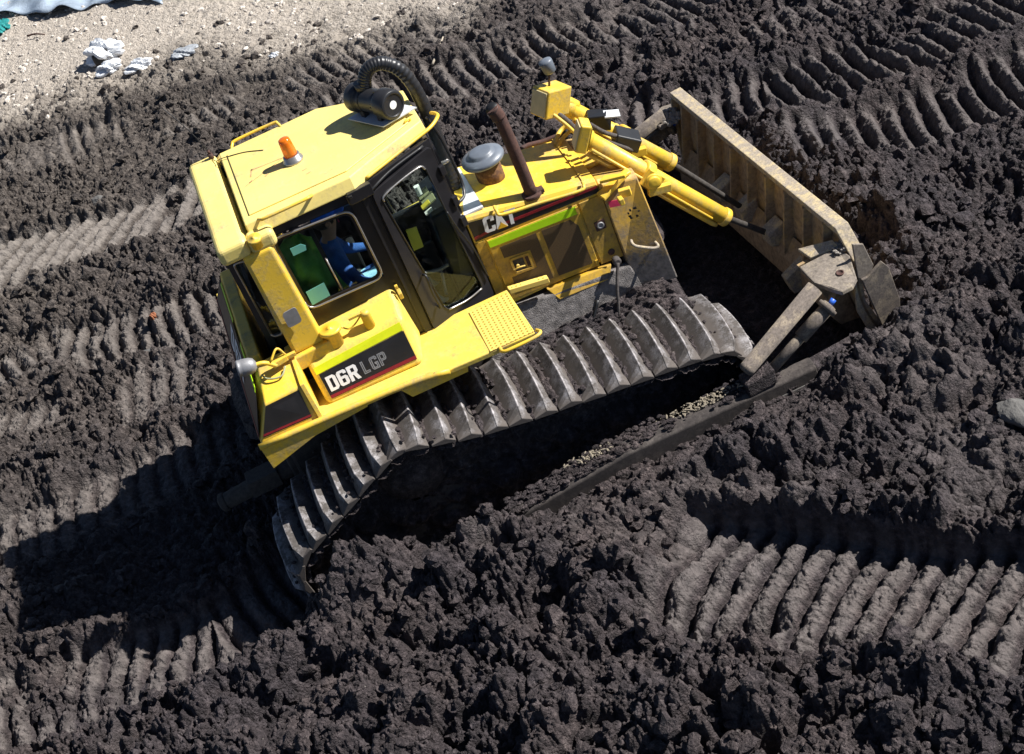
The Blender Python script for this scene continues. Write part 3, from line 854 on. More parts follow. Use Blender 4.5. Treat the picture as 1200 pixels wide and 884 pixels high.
# door
door = MB()
DQ = [side(.272, 1.385), side(1.068, 1.325), side(1.068, 1.958), side(.272, 2.008)]
door.slab(DQ, (0, -.018, 0)); door = door.build('engine_door', 'yellow_shade', DZ, .006)
def dp(u, v, d=.0): # u along, v up in the door
    x = .272 + u * .796; z0 = 1.385 - .06 * u; z1 = 2.008 - .05 * u; return (x, yS - .0185 - d, z0 + (z1 - z0) * v)
b = MB(); b.slab([dp(.01, .885), dp(.985, .87), dp(.985, .985), dp(.01, .985)], (0, -.003, 0)); b.build('reflective_tape', 'lime', door)
for pl in ([dp(.10, .10), dp(.50, .09), dp(.50, .84), dp(.10, .84), dp(.10, .66), dp(.38, .63), dp(.38, .34), dp(.10, .33)],
           [dp(.56, .09), dp(.94, .08), dp(.94, .70), dp(.88, .83), dp(.56, .84)]):
    b = MB(); b.slab(pl, (0, -.003, 0)); b.build('mesh_panel', 'hatch_mesh', door)
b = MB(); rbar(b, rounded([dp(.14, .36), dp(.36, .35), dp(.36, .61), dp(.14, .62)], .03), .02, .012, (0, -1, 0)); b.build('latch_frame', 'yellow_shade', door)
b = MB(); b.slab([dp(.16, .40), dp(.28, .39), dp(.28, .57), dp(.16, .58)], (0, -.002, 0)); la = b.build('latch', 'muddy_steel', door)
b = MB(); b.cyl(dp(.20, .48, 0), dp(.20, .48, .03), .016, n=12); b.tube([dp(.14, .45, .02), dp(.20, .47, .03), dp(.27, .46, .03)], .007, n=6); b.build('latch_handle', 'yellow', door)
b = MB(); b.slab([dp(.30, .41), dp(.335, .41), dp(.335, .56), dp(.30, .56)], (0, -.003, 0)); b.build('latch_plate', 'rust', door)
for u in (.985,):
    for v in (.06, .93):
        b = MB(); b.box(dp(u, v)[0] - .012, dp(u, v)[0] + .012, yS - .032, yS - .018, dp(u, v)[2] - .03, dp(u, v)[2] + .03); b.build('hinge', 'yellow_shade', door)
# front side panel with round lock, and rear pillar
fp = MB(); fp.slab([side(1.085, 1.325), side(1.285, 1.31), side(1.285, 1.945), side(1.085, 1.957)], (0, -.014, 0)); fp = fp.build('side_panel', 'yellow_shade', DZ, .005)
b = MB(); b.box(1.145, 1.235, yS - .020, yS - .0145, 1.64, 1.73); b.build('lock_plate', 'rust', fp)
b = MB(); b.lathe((1.19, yS - .0205, 1.685), (0, -1, 0), [(.032, 0), (.032, .008), (.016, .010), (.016, .004)], 18); b.build('lock', 'greymetal', fp)
b = MB(); b.lathe((1.20, yS - .0145, 1.40), (0, -1, 0), [(.030, 0), (.030, .006), (.01, .008)], 18); b.build('rubber_plug', 'rust', fp)
b = MB(); b.slab([side(.178, 1.38), side(.262, 1.375), side(.262, 2.015), side(.178, 2.02)], (0, -.006, 0)); b.build('side_panel', 'yellow_shade', DZ, .003)
# hand rail on the hood edge
b = MB(); zr = lambda x: hz(x) + .0
b.tube([(.44, -.44, hz(.44) + .03), (.44, -.50, hz(.44) + .02), (.47, -.525, hz(.47) - .015), (.8, -.525, hz(.8) - .005), (1.12, -.525, hz(1.12) + .0), (1.17, -.50, hz(1.17) + .02), (1.18, -.44, hz(1.18) + .03)], .014, sub=5)
b.build('hand_rail', 'yellow', hood)
# firewall cover behind the hood
b = MB(); b.slab([(.12, -.42, 2.262), (.36, -.405, 2.262), (.36, .34, 2.262), (.12, .34, 2.262)], (0, 0, .022)); b.build('heat_shield', 'white', DZ, .004)
# air intake
ai = MB(); ai.cyl((.55, .03, 2.18), (.55, .03, 2.42), .112, .118, 28); ai = ai.build('air_intake', 'rustneck', DZ)
b = MB(); b.lathe((.545, .03, 2.395), (-.02, 0, 1), [(.125, 0), (.178, .025), (.186, .045), (.178, .068), (.130, .085), (.110, .092), (.108, .108), (.085, .118), (.02, .122)], 36); b.build('intake_cap', 'grey', ai)
# exhaust
st = MB()
st.tube([(.765, -.385, 2.19), (.765, -.385, 2.45), (.755, -.380, 2.86), (.748, -.378, 2.96)], .052, n=24, sub=3)
st = st.build('exhaust_stack', 'rust', DZ)
b = MB(); b.tube([(.748, -.378, 2.93), (.738, -.376, 2.985), (.722, -.372, 3.035)], .058, n=24, sub=4); b.build('exhaust_tip', 'rust', st)
b = MB(); b.lathe((.722, -.380, 3.030), (-.30, -.42, .85), [(.054, -.01), (.054, .012), (.0, .0125)], 24); b.build('exhaust_mouth', 'rubber', st)  # black disc stands in for the dark inside of the pipe
b = MB(); b.cyl((.765, -.385, 2.165), (.765, -.385, 2.195), .085, n=24); b.box(.80, .87, -.42, -.35, 2.165, 2.20); b.build('exhaust_collar', 'rust', st, .004)

# ---- radiator guard
gd = MB()
def gring(x, yw, z0, z1, yb): return [(x, -yb, z0), (x, -yw, z1 - .05), (x, -yw + .05, z1), (x, yw - .05, z1), (x, yw, z1 - .05), (x, yb, z0)]
A = [(1.29, -.58, 1.02), (1.29, -.50, 1.35), (1.29, -.455, 2.02), (1.29, -.40, 2.06), (1.29, .40, 2.06), (1.29, .455, 2.02), (1.29, .50, 1.35), (1.29, .58, 1.02)]
B = [(1.62, -.68, 1.02), (1.62, -.62, 1.28), (1.62, -.435, 1.93), (1.62, -.38, 1.97), (1.62, .38, 1.97), (1.62, .435, 1.93), (1.62, .62, 1.28), (1.62, .68, 1.02)]
gd.loft(A, B)
gd = gd.build('radiator_guard', 'yellow_low', DZ, .012)
b = MB(); b.box(1.621, 1.64, -.36, .36, 1.15, 1.85)
b.build('radiator_grille', 'hatch_mesh', gd)
b = MB(); b.tube([(1.375, -.545, 1.47), (1.37, -.60, 1.465), (1.40, -.61, 1.43), (1.52, -.63, 1.36), (1.56, -.625, 1.36), (1.555, -.575, 1.375)], .013, sub=5); b.build('grab_handle', 'blade_pale', gd)
b = MB(); b.slab([(1.315, -.4665, 1.86), (1.405, -.4835, 1.845), (1.405, -.496, 1.79), (1.315, -.478, 1.805)], (0, -.004, 0)); b.build('warning_sticker', 'pink', gd)
b = MB(); random.seed(3)
for i in range(9):
    x = 1.40 + random.random() * .14; z = 1.66 + random.random() * .09; y = -.458 - (x - 1.29) * .25 - (1.95 - z) * .12
    b.obox((x, y - .004, z), (1, -.3, 0), (0, 1, 0), (0, 0, 1), random.uniform(.008, .022), .012, random.uniform(.008, .02))
b.build('paint_chip', 'rubber', gd)['kind'] = 'stuff'
# flat lifting eye and bracket at the guard's top corner
b = MB(); b.slab([(1.30, -.50, 2.06), (1.50, -.58, 2.06), (1.53, -.55, 2.06), (1.36, -.44, 2.06)], (0, 0, .03)); b.build('mounting_lug', 'yellow', gd, .006)
b = MB(); b.slab([(1.25, -.47, 1.96), (1.28, -.58, 1.94), (1.44, -.52, 2.02), (1.58, -.46, 2.0), (1.56, -.42, 2.03)], (0, 0, .025))
b.obox((1.46, -.56, 1.93), (1, -.3, 0), (.3, 1, 0), (0, 0, 1), .10, .05, .07); b.obox((1.40, -.60, 1.90), (1, 0, 0), (0, 1, 0), (0, 0, 1), .04, .08, .06)
b.build('mounting_lug', 'yellow', gd, .006)
b = MB(); b.lathe((1.36, .0, 2.05), (0, 0, 1), [(.19, 0), (.19, .02), (.18, .03), (.05, .035)], 30); b.build('filler_cover', 'yellow', gd)
b = MB(); b.tube([(1.18, .30, 2.10), (1.24, .38, 2.14), (1.32, .42, 2.16), (1.42, .36, 2.2), (1.46, .27, 2.28)], .020); b.tube([(1.18, .26, 2.10), (1.26, .33, 2.12), (1.36, .36, 2.14), (1.44, .28, 2.2)], .018); b.build('hydraulic_hose', 'yellow', gd)
b = MB(); b.tube([(.78, .40, 2.12), (.95, .46, 2.13), (1.12, .46, 2.10), (1.3, .44, 2.10)], .022); b.build('hydraulic_hose', 'rust', gd)

# mud heaped between the frame and the track
def heap(x0, x1, ya, za, yb, zb, seed, parent, amp=.09, nx_=150, ny_=60):
    xs_ = np.linspace(x0, x1, nx_); t_ = np.linspace(0, 1, ny_); X, T = np.meshgrid(xs_, t_)
    Yh = ya + (yb - ya) * T; Zh = za + (zb - za) * T + .05 * fbm(X * 2.1, T * 1.1 + seed, 400 + seed, 3)
    h = clods(X, Yh * 1.5 + Zh, .11, 410 + seed, .3, .75, .7) * .5 + clods(X, Yh * 1.5 + Zh, .045, 420 + seed, .3, .75, .8) * .7 + vnoise(X / .02, (Yh + Zh) / .02, 430 + seed) * .004
    e = sstep(0, .12, (X - x0)) * sstep(0, .12, (x1 - X)) * sstep(0, .10, T + .03) * sstep(1.0, .86, T)
    P = np.stack([X, Yh - h * .6 * e, Zh + h * .8 * e - (1 - e) * amp], -1).reshape(-1, 3)
    F = [(j * nx_ + i, j * nx_ + i + 1, (j + 1) * nx_ + i + 1, (j + 1) * nx_ + i) for j in range(ny_ - 1) for i in range(nx_ - 1)]
    b = MB(); b.add([tuple(p) for p in P], F, True)
    x_lo = [(x0, ya + .1, za - .4), (x1, ya + .1, za - .4), (x1, yb + .05, zb - .5), (x0, yb + .05, zb - .5)]
    return b.build('mud_cake', 'soil_on', parent)
heap(-.10, 1.62, -.88, .90, -.585, 1.06, 1, DZ)['kind'] = 'stuff'
def side_mud():
    # earth packed between the rollers, seen in the dark below the upper track run
    nx_, ny_ = 300, 90; top = {}
    xs_ = np.linspace(-2.15, 1.78, nx_); zt = np.zeros(nx_)
    for s_ in np.linspace(0, PER, 900):
        p = at(s_); i = int(round((p.x + 2.15) / 3.93 * (nx_ - 1)))
        for k_ in (i - 1, i, i + 1):
            if 0 <= k_ < nx_: zt[k_] = max(zt[k_], p.z - .17)
    X, T = np.meshgrid(xs_, np.linspace(0, 1, ny_)); Z = T * zt[None]
    h = clods(X, Z, .22, 460, .3, .7, .8) * .55 + clods(X, Z, .08, 470, .3, .75, .8) * .6 + clods(X, Z, .035, 480, .3, .75, .8) * .7
    rec = -1.34 + .10 * fbm(X * .9, Z * 1.6, 490, 3) + .14 * (T - .2)
    P = np.stack([X, rec - h, Z], -1).reshape(-1, 3)
    b = MB(); b.add([tuple(p) for p in P], [(j * nx_ + i, j * nx_ + i + 1, (j + 1) * nx_ + i + 1, (j + 1) * nx_ + i) for j in range(ny_ - 1) for i in range(nx_ - 1)], True)
    b.build('mud_cake', 'soil_on', DZ)['kind'] = 'stuff'
side_mud()
def shoe_mud():
    # earth squeezed between the shoes of the near track
    ns, ny_ = 1300, 150; ss_ = np.linspace(0, PER, ns); ys_ = np.linspace(-.452, .452, ny_); P = []; keep = []
    fr = []
    for s_ in ss_:
        p = at(s_); a = at(s_ - .05); b2 = at(s_ + .05); tx = (b2 - a).normalized(); fr.append((p, Vector((tx.z, 0, -tx.x))))
    S_, Y_ = np.meshgrid(ss_, ys_, indexing='ij'); u = Y_ / .4575; crown = .045 * (1 - u * u) * .55
    gapf = np.abs(((S_ - S0) / PIT + .5) % 1 - .5) * 2          # 0 on the shoe centre, 1 at the joint
    h = -.140 + crown + .030 * sstep(.45, 1, gapf) + .034 * sstep(-.35, .5, fbm(S_ * 3.2, Y_ * 3.4, 600, 4)) + clods(S_, Y_, .05, 610, .3, .75, .6) * .55 + clods(S_, Y_, .022, 620, .3, .75, .8) * .6
    h = np.where(np.abs(u) > .76, h - (np.abs(u) - .76) * .30, h)
    for i, (p, nz) in enumerate(fr):
        for j in range(ny_): P.append((p.x + nz.x * h[i, j], -1.145 + Y_[i, j], p.z + nz.z * h[i, j]))
    F = [(i * ny_ + j, i * ny_ + j + 1, (i + 1) * ny_ + j + 1, (i + 1) * ny_ + j) for i in range(ns - 1) for j in range(ny_ - 1) if fr[i][0].z > .16]
    b = MB(); b.add(P, F, True); b.build('mud_cake', 'soil_on', track)['kind'] = 'stuff'
shoe_mud()

# ---- lift cylinders with work lamps on their heads
def cylinder(sy):
    y = .25 * sy
    top = Vector((1.33, y, 2.40)); bot = Vector((2.25, y, 1.09)) if sy < 0 else Vector((2.05, y, 1.51)); d = (bot - top).normalized()
    if sy > 0: top = Vector((1.36, y + .03, 2.43)); d = (bot - top).normalized()
    b = MB(); b.cyl(top, bot, .072, n=24); b.lathe(bot - d * .03, d, [(.076, 0), (.082, .01), (.082, .05), (.072, .06), (.05, .065)], 24); b.lathe(top - d * .02, d, [(.06, 0), (.085, .01), (.085, .09), (.072, .10)], 24)
    c = b.build('lift_cylinder', 'yellow', DZ)
    side_ = Vector((0, -1, 0))
    up = d.cross(side_).normalized()
    if up.z > 0: up = -up
    b = MB(); b.tube([top + up * .10 + d * .15, bot + up * .10 - d * .06, bot + up * .09 - d * .02], .024, n=12, sub=1); b.tube([top + up * .04 + side_ * .09 + d * .1, bot + up * .05 + side_ * .085 - d * .15], .014, n=10, sub=1)
    b.build('oil_pipe', 'yellow', c)
    rod = Vector((2.60, y, .71)) if sy < 0 else Vector((2.56, y, .73))
    b = MB(); b.cyl(bot, rod, .026, n=16); b.build('piston_rod', 'muddy_steel', c)
    # trunnion yoke at the middle
    m = top + d * .70 if sy < 0 else top + d * .62
    b = MB(); b.lathe(m - d * .05, d, [(.080, 0), (.10, .01), (.10, .09), (.080, .10)], 24)
    b.cyl(m + Vector((0, -.19, 0)), m + Vector((0, .19, 0)), .045, n=16)
    b.lathe(m + Vector((0, -.16, 0)), (0, -1, 0), [(.075, 0), (.075, .035), (.055, .04), (.055, .055), (.02, .06)], 18)
    b.obox(m + Vector((0, -.16, 0)) + up * .0, d, (0, 1, 0), up, .16, .05, .15)
    b.obox(m + Vector((.03, -.17, -.10)), (1, 0, -.2), (0, 1, 0), (.2, 0, 1), .20, .06, .07)
    b.build('trunnion', 'yellow', c, .006)
    b = MB(); b.box(m.x - .28, m.x + .02, y - .06, y + .06, 1.86, m.z - .06); b.build('trunnion_bracket', 'yellow_low', c, .01)
    return c
cylR = cylinder(-1); cylL = cylinder(1)
def lamp_box(c, ax, ay, az, sx, sy, sz, parent, back='beige'):
    ax, ay, az = (Vector(v).normalized() for v in (ax, ay, az))
    b = MB(); b.obox(c, ax, ay, az, sx, sy, sz); o = b.build('work_lamp', 'yellow', parent, .012)
    b = MB(); b.obox(Vector(c) - ax * (sx / 2 + .006), ax, ay, az, .012, sy * .86, sz * .86); b.build('lamp_back', back, o, .004)
    b = MB(); b.obox(Vector(c) + ax * (sx / 2 + .006), ax, ay, az, .012, sy * .84, sz * .84); b.build('lamp_lens', 'glass', o, .004)
    return o
lamp_box((1.27, .24, 2.55), (.78, .30, -.30), (-.30, .9, 0), (.45, .1, .9), .24, .24, .24, cylL)
lamp_box((1.335, -.27, 2.41), (.85, -.15, -.5), (.15, 1, 0), (.5, 0, .85), .09, .17, .24, cylR)
b = MB(); b.tube([(1.35, .24, 2.50), (1.40, .26, 2.46), (1.46, .28, 2.38)], .045, n=12); b.tube([(1.22, .12, 2.5), (1.30, .06, 2.36), (1.36, .02, 2.22)], .016, n=8); b.build('lamp_bracket', 'yellow', cylL)
b = MB(); b.tube([(1.24, .16, 2.50), (1.31, .10, 2.40), (1.37, .04, 2.26)], .022, n=8); b.build('lamp_cable', 'frame_pale', cylL)
b = MB(); b.tube([(1.30, .26, 2.66), (1.345, .28, 2.78)], .010, n=8, sub=1); sn = b.build('sensor_post', 'rust', cylL)
b = MB(); b.lathe((1.355, .28, 2.76), (-.12, .1, 1), [(.040, 0), (.052, .01), (.060, .10), (.056, .118), (.01, .122)], 24); b.build('sensor_head', 'grey', sn)
# dark hose covers on the left cylinder
b = MB(); b.hexa([(1.48, .10, 2.20), (1.62, .00, 2.18), (1.68, .16, 2.18), (1.52, .24, 2.20), (1.48, .10, 2.33), (1.62, .02, 2.32), (1.68, .16, 2.30), (1.52, .24, 2.33)]); b.build('hose_cover', 'rubber', cylL, .01)
b = MB(); b.obox((1.68, .06, 2.29), (1, -.2, -.3), (.2, 1, 0), (.3, 0, 1), .13, .12, .012); b.build('cover_plate', 'white', cylL)
b = MB(); b.obox((1.72, .03, 2.03), (1, -.15, -.75), (.2, 1, 0), (.75, 0, 1), .22, .20, .12); b.build('hose_cover', 'rubber', cylR, .012)
b = MB(); b.tube([(1.45, -.10, 2.38), (1.55, -.04, 2.22), (1.68, .0, 2.08)], .02); b.tube([(1.42, -.15, 2.30), (1.56, -.10, 2.14), (1.72, -.06, 1.96)], .018); b.build('hydraulic_hose', 'frame_pale', cylR)

# ---- blade: local frame x forward, y along the blade, then turned a little
BL = bpy.data.objects.new('blade', None)
BA = math.atan2(.27, 3.1)
BC = Vector((2.83, .15, 0)); bx = Vector((math.cos(BA), math.sin(BA), 0)); by = Vector((-math.sin(BA), math.cos(BA), 0))
def bp_(x, y, z): return BC + bx * x + by * y + Vector((0, 0, z))
H = 1.24; YR = -1.66; YL = 1.68; YC = 1.46
def face_x(z): u = z / H; return .0 - .17 * math.sin(PI * min(1, u * .95)) + .05 * (1 - u) + .02
def topz_(y): return H if y > -YC else H - (-YC - y) * 1.25
mb = MB(); n = 12; ys = [YR, -1.54, -YC, -.7, 0, .7, 1.3, YL]
P = []; 
for y in ys:
    for i in range(n + 1):
        z = .06 + (topz_(y) - .06) * i / n; P.append(bp_(face_x(z), y, z))
    for i in range(n + 1):
        z = .06 + (topz_(y) - .06) * (n - i) / n; P.append(bp_(face_x(z) - .022, y, z))
k = 2 * (n + 1); F = []
for j in range(len(ys) - 1):
    for i in range(k): F.append((j * k + i, j * k + (i + 1) % k, (j + 1) * k + (i + 1) % k, (j + 1) * k + i))
F += [list(range(k))[::-1], [(len(ys) - 1) * k + i for i in range(k)]]
mb.add(P, F)
blade = mb.build('blade', 'blade', DZ)
# top flange
mb = MB()
seg = [(YL, H), (-YC, H), (-1.54, topz_(-1.54)), (YR, topz_(YR))]
for (y0, z0), (y1, z1) in zip(seg[:-1], seg[1:]):
    mb.hexa([bp_(-.105 + face_x(H), y1, z1 - .06), bp_(.012 + face_x(H), y1, z1 - .06), bp_(.012 + face_x(H), y0, z0 - .06), bp_(-.105 + face_x(H), y0, z0 - .06),
             bp_(-.105 + face_x(H), y1, z1 + .004), bp_(.012 + face_x(H), y1, z1 + .006), bp_(.012 + face_x(H), y0, z0 + .006), bp_(-.105 + face_x(H), y0, z0 + .004)])
mb.build('top_flange', 'blade_pale', blade, .006)
mb = MB(); mb.slab([bp_(.05, YR - .02, .02), bp_(.05, YL + .02, .02), bp_(.03, YL + .02, .24), bp_(.03, YR - .02, .24)], (.03, 0, 0)); mb.build('cutting_edge', 'blade_front', blade)
# lower box beam and gussets
mb = MB(); 
pr = lambda y: [bp_(-.11, y, .30), bp_(-.28, y, .33), bp_(-.33, y, .42), bp_(-.30, y, .60), bp_(-.17, y, .76)]
mb.loft(pr(-1.45), pr(1.5)); mb.build('box_beam', 'blade', blade, .01)
for i in range(9):
    y = 1.42 - i * .335
    mb = MB(); mb.hexa([bp_(-.10, y - .03, .74), bp_(-.29, y - .02, .62), bp_(-.29, y + .005, .62), bp_(-.10, y + .16, .74), bp_(-.06, y - .03, H - .045), bp_(-.135, y - .02, H - .045), bp_(-.135, y + .005, H - .045), bp_(-.06, y + .13, H - .045)])
    mb.build('rib', 'blade', blade)
mb = MB(); mb.loft([bp_(-.165, -1.45, .69), bp_(-.29, -1.45, .57), bp_(-.28, -1.45, .60), bp_(-.16, -1.45, .71)], [bp_(-.165, 1.5, .69), bp_(-.29, 1.5, .57), bp_(-.28, 1.5, .60), bp_(-.16, 1.5, .71)]); mb.build('beam_cap', 'blade', blade)
# end plates
for y, zt in ((YR, topz_(YR)), (YL, H)):
    mb = MB(); mb.slab([bp_(.06, y, .04), bp_(face_x(.6) + .02, y, .6), bp_(face_x(zt) + .02, y, zt - .02), bp_(-.13, y, zt - .06), bp_(-.20, y, .55), bp_(-.10, y, .1)], by * (.025 if y < 0 else -.025)); mb.build('end_plate', 'blade_pale', blade, .004)
# right end: the outer side plates of mold board and cutting edge
mb = MB(); mb.slab([bp_(-.10, YR - .03, 1.20), bp_(-.01, YR - .03, 1.15), bp_(.03, YR - .03, .91), bp_(-.05, YR - .03, .80), bp_(-.13, YR - .03, .87)], by * .022)
mb.build('end_bit', 'plate', blade, .006)  # pale tone puts sunlight on this plate into its colour
mb = MB(); mb.slab([bp_(-.115, YR - .065, .86), bp_(-.06, YR - .065, .86), bp_(.09, YR - .065, .93), bp_(.135, YR - .065, .85), bp_(.16, YR - .065, .50), bp_(.10, YR - .065, .20), bp_(-.02, YR - .065, .12), bp_(-.07, YR - .065, .5)], by * .03)
mb.build('end_bit', 'strut', blade, .006)
# centre lift brackets
for y, x0 in ((-.47, -.42), (.04, -.42), (.50, -.42)):
    mb = MB(); mb.slab([bp_(x0 + .09, y, .78), bp_(-.16, y, .84), bp_(-.16, y, .60), bp_(x0 + .09, y, .66)], by * .16); mb.build('lift_bracket', 'blade_pale', blade, .01)
mb = MB(); mb.slab([bp_(-.44, -.9, .60), bp_(-.16, -.9, .72), bp_(-.16, -.9, .42), bp_(-.40, -.9, .42)], by * .10); mb.build('lift_bracket', 'blade_pale', blade, .01)
# brace brackets at both ends
def brace_bracket(s):
    y0 = -1.34 if s < 0 else 1.40; o = -s * by * -1
    zt = 1.02
    mb = MB()
    pts = [bp_(-.47, y0 + s * .02, zt), bp_(-.12, y0 + s * .02, zt + .02), bp_(-.07, y0 + s * .36, zt - .06), bp_(-.16, y0 + s * .46, zt - .10), bp_(-.27, y0 + s * .44, zt - .10), bp_(-.31, y0 + s * .36, zt - .06), bp_(-.36, y0 + s * .32, zt - .05), bp_(-.43, y0 + s * .26, zt - .03)]
    if s < 0: pts = [bp_(-.49, -1.44, zt), bp_(-.14, -1.46, zt + .01), bp_(-.12, -1.62, zt), bp_(-.20, -1.84, zt - .06), bp_(-.28, -1.90, zt - .07), bp_(-.38, -1.91, zt - .06), bp_(-.42, -1.84, zt - .05), bp_(-.46, -1.77, zt - .03), bp_(-.50, -1.70, zt - .01)]
    else: pts = [bp_(-.36, 1.50, zt), bp_(-.12, 1.52, zt + .02), bp_(-.05, 1.78, zt), bp_(-.18, 1.86, zt - .02), bp_(-.36, 1.74, zt - .02)]
    mb.slab(pts, (0, 0, .045))
    q = mb.build('brace_bracket', 'plate', blade, .01)
    c = bp_(-.28, -1.73, zt - .01) if s < 0 else bp_(-.19, y0 + s * .33, zt - .035)
    mb = MB(); mb.lathe(c + Vector((0, 0, .026)), (0, -.1, 1), [(.034, 0), (.034, .006), (.024, .008), (.024, .001), (0, .001)], 18); mb.build('pin_hole', 'rust', q)
    if s > 0: return q
    mb = MB(); mb.slab([bp_(-.38, y0 - s * .12, zt + .02), bp_(-.14, y0 + s * .06, zt + .07), bp_(-.14, y0 + s * .14, zt + .05), bp_(-.36, y0 + s * .06, zt + .01)], (0, 0, .03)); mb.build('bracket_rib', 'blade_pale', q, .005)
    mb = MB(); mb.slab([bp_(-.47, y0 + s * .03, zt), bp_(-.12, y0 + s * .03, zt), bp_(-.12, y0 + s * .03, .5), bp_(-.30, y0 + s * .03, .55)], by * .03); mb.build('bracket_web', 'blade', q)
    return q
brR = brace_bracket(-1); brL = brace_bracket(1)
# mud lying on the bracket and flange
mud = MB(); rg = random.Random(8)
for i in range(160):
    c = bp_(rg.uniform(-.20, -.06), -1.42 - rg.random() * .14, 1.07 + rg.random() * .03); r_ = rg.uniform(.004, .016)
    mud.add([c + Vector((v.x * rg.uniform(.7, 1.3), v.y, v.z * .7)) * r_ for v in IV], IF)
for i in range(60):
    c = bp_(rg.uniform(-.3, -.12) , 1.45 + rg.random() * .25, 1.05 + rg.random() * .04); r_ = rg.uniform(.01, .035)
    mud.add([c + Vector((v.x * rg.uniform(.7, 1.3), v.y, v.z * .7)) * r_ for v in IV], IF)
M['drymud'] = simple('dried pale mud', (.26, .235, .205), .9, 0, .25, 12, .7, .01)
mud.build('mud_cake', 'drymud', blade)['kind'] = 'stuff'

M['arm'] = paint('scraped muddy arm steel', (.12, .10, .085), .6, .42, (.045, .038, .035), dscale=9)
# ---- push arms outside the tracks and the struts up to the blade
for s in (-1, 1):
    yo = 1.90 * s
    b = MB()
    A = [(-.62, yo - .07, .10), (-.62, yo + .07, .10), (-.62, yo + .07, .46), (-.62, yo + .03, .48), (-.62, yo - .03, .48), (-.62, yo - .07, .46)]
    Am = [(.55, yo - .09, .30), (.55, yo + .09, .30), (.55, yo + .09, .60), (.55, yo + .04, .635), (.55, yo - .04, .635), (.55, yo - .09, .60)]
    b.loft(A, Am); A = Am
    Bp = [(2.20, yo - .085, .30), (2.20, yo + .085, .30), (2.20, yo + .085, .57), (2.20, yo + .04, .60), (2.20, yo - .04, .60), (2.20, yo - .085, .57)]
    b.loft(A, Bp); arm = b.build('push_arm', 'arm', DZ, .012)
    b = MB(); b.loft([(2.20, yo - .08, .30), (2.20, yo + .08, .30), (2.20, yo + .08, .57), (2.20, yo - .08, .57)], [(2.72, yo * .86 - .07, .16), (2.72, yo * .86 + .07, .16), (2.72, yo * .86 + .07, .40), (2.72, yo * .86 - .07, .40)]); b.build('arm_nose', 'soil_on', arm, .012)
    b = MB(); b.box(1.75, 2.15, yo + (-.1 if s < 0 else .09), yo + (-.09 if s < 0 else .10), .44, .47); b.build('wear_strip', 'chrome', arm)
    b = MB(); b.obox((1.74, yo, .66), (1, 0, .1), (0, 1, 0), (0, 0, 1), .26, .17, .14); b.build('strut_mount', 'soil_on', arm, .015)
    lo = Vector((1.70, yo * .995, .80)); hi = Vector((2.44, 1.72 * s, 1.10)); d = (hi - lo)
    b = MB(); b.cyl(lo, hi, .064, .070, 24); b.lathe(lo, -d.normalized(), [(.064, 0), (.064, .03), (.045, .05)], 24); stt = b.build('tilt_strut', 'strut', DZ)
    off = Vector((.10, -.045 * -s * -1, -.12)); 
    lo2 = Vector((1.86, yo, .68)); hi2 = Vector((2.50, 1.78 * s, .93)); d2 = (hi2 - lo2).normalized()
    b = MB(); b.cyl(lo2, hi2 - d2 * .2, .042, n=20); b.cyl(hi2 - d2 * .35, hi2 - d2 * .0, .058, n=20); b.lathe(hi2 - d2 * .06, d2, [(.058, 0), (.084, .005), (.084, .045), (.058, .05)], 20)
    b.build('tilt_cylinder', 'strut', stt)
    b = MB(); b.cyl(hi2, hi2 + d2 * .05 + Vector((0, 0, .01)), .024, n=14); b.build('blue_cap', M.setdefault('bluecap', simple('blue plastic cap', (.03, .12, .55), .4)), stt)
mud = MB()
for i in range(2600):
    x = rg.uniform(-.5, 1.9); dens = .5 + .5 * math.sin(x * 3.1 + 1)
    if rg.random() > dens: continue
    c = Vector((x, -1.90 + rg.uniform(-.06, .14), .48 + .13 * min(1, (x + .6) / 1.1) + rg.random() * .04 - (.03 if rg.random() < .3 else 0))); r_ = rg.uniform(.006, .026) * (1.5 if rg.random() < .1 else 1)
    mud.add([c + Vector((v.x * rg.uniform(.8, 2.0), v.y, v.z * .7)) * r_ for v in IV], IF)
for i in range(2600):
    x = rg.uniform(-.6, 2.1); t_ = .35 + .65 * rg.random() ** .8
    if .5 * math.sin(x * 4.7) + .5 * math.sin(x * 11 + 2) + .9 * (t_ - .9) < rg.uniform(-.5, .5): continue
    c = Vector((x, -1.985 - .10 * t_, .58 - t_ * .24 - .10 * max(0, .55 - x))); r_ = rg.uniform(.008, .034)
    mud.add([c + Vector((v.x * rg.uniform(.8, 1.6), v.y, v.z * .8)) * r_ for v in IV], IF)
mud.build('mud_cake', 'clod', DZ)['kind'] = 'stuff'
mud = MB()
for i in range(260):
    x = rg.gauss(1.25, .15) if rg.random() < .75 else rg.gauss(.25, .10)
    c = Vector((x, -1.90 + rg.uniform(.0, .10), .63 + rg.random() * .03)); r_ = rg.uniform(.003, .011); th_ = rg.random() * 3; q_ = Matrix.Rotation(th_, 3, 'Z'); e_ = rg.uniform(1, 3.5)
    mud.add([c + q_ @ Vector((v.x * e_, v.y * rg.uniform(.7, 1.2), v.z * .6)) * r_ for v in IV], IF)
M['straw'] = simple('pale dry soil crust', (.24, .205, .15), .9, 0, .3, 20, .7, .01)
mud.build('dry_crust', 'straw', DZ)['kind'] = 'stuff'

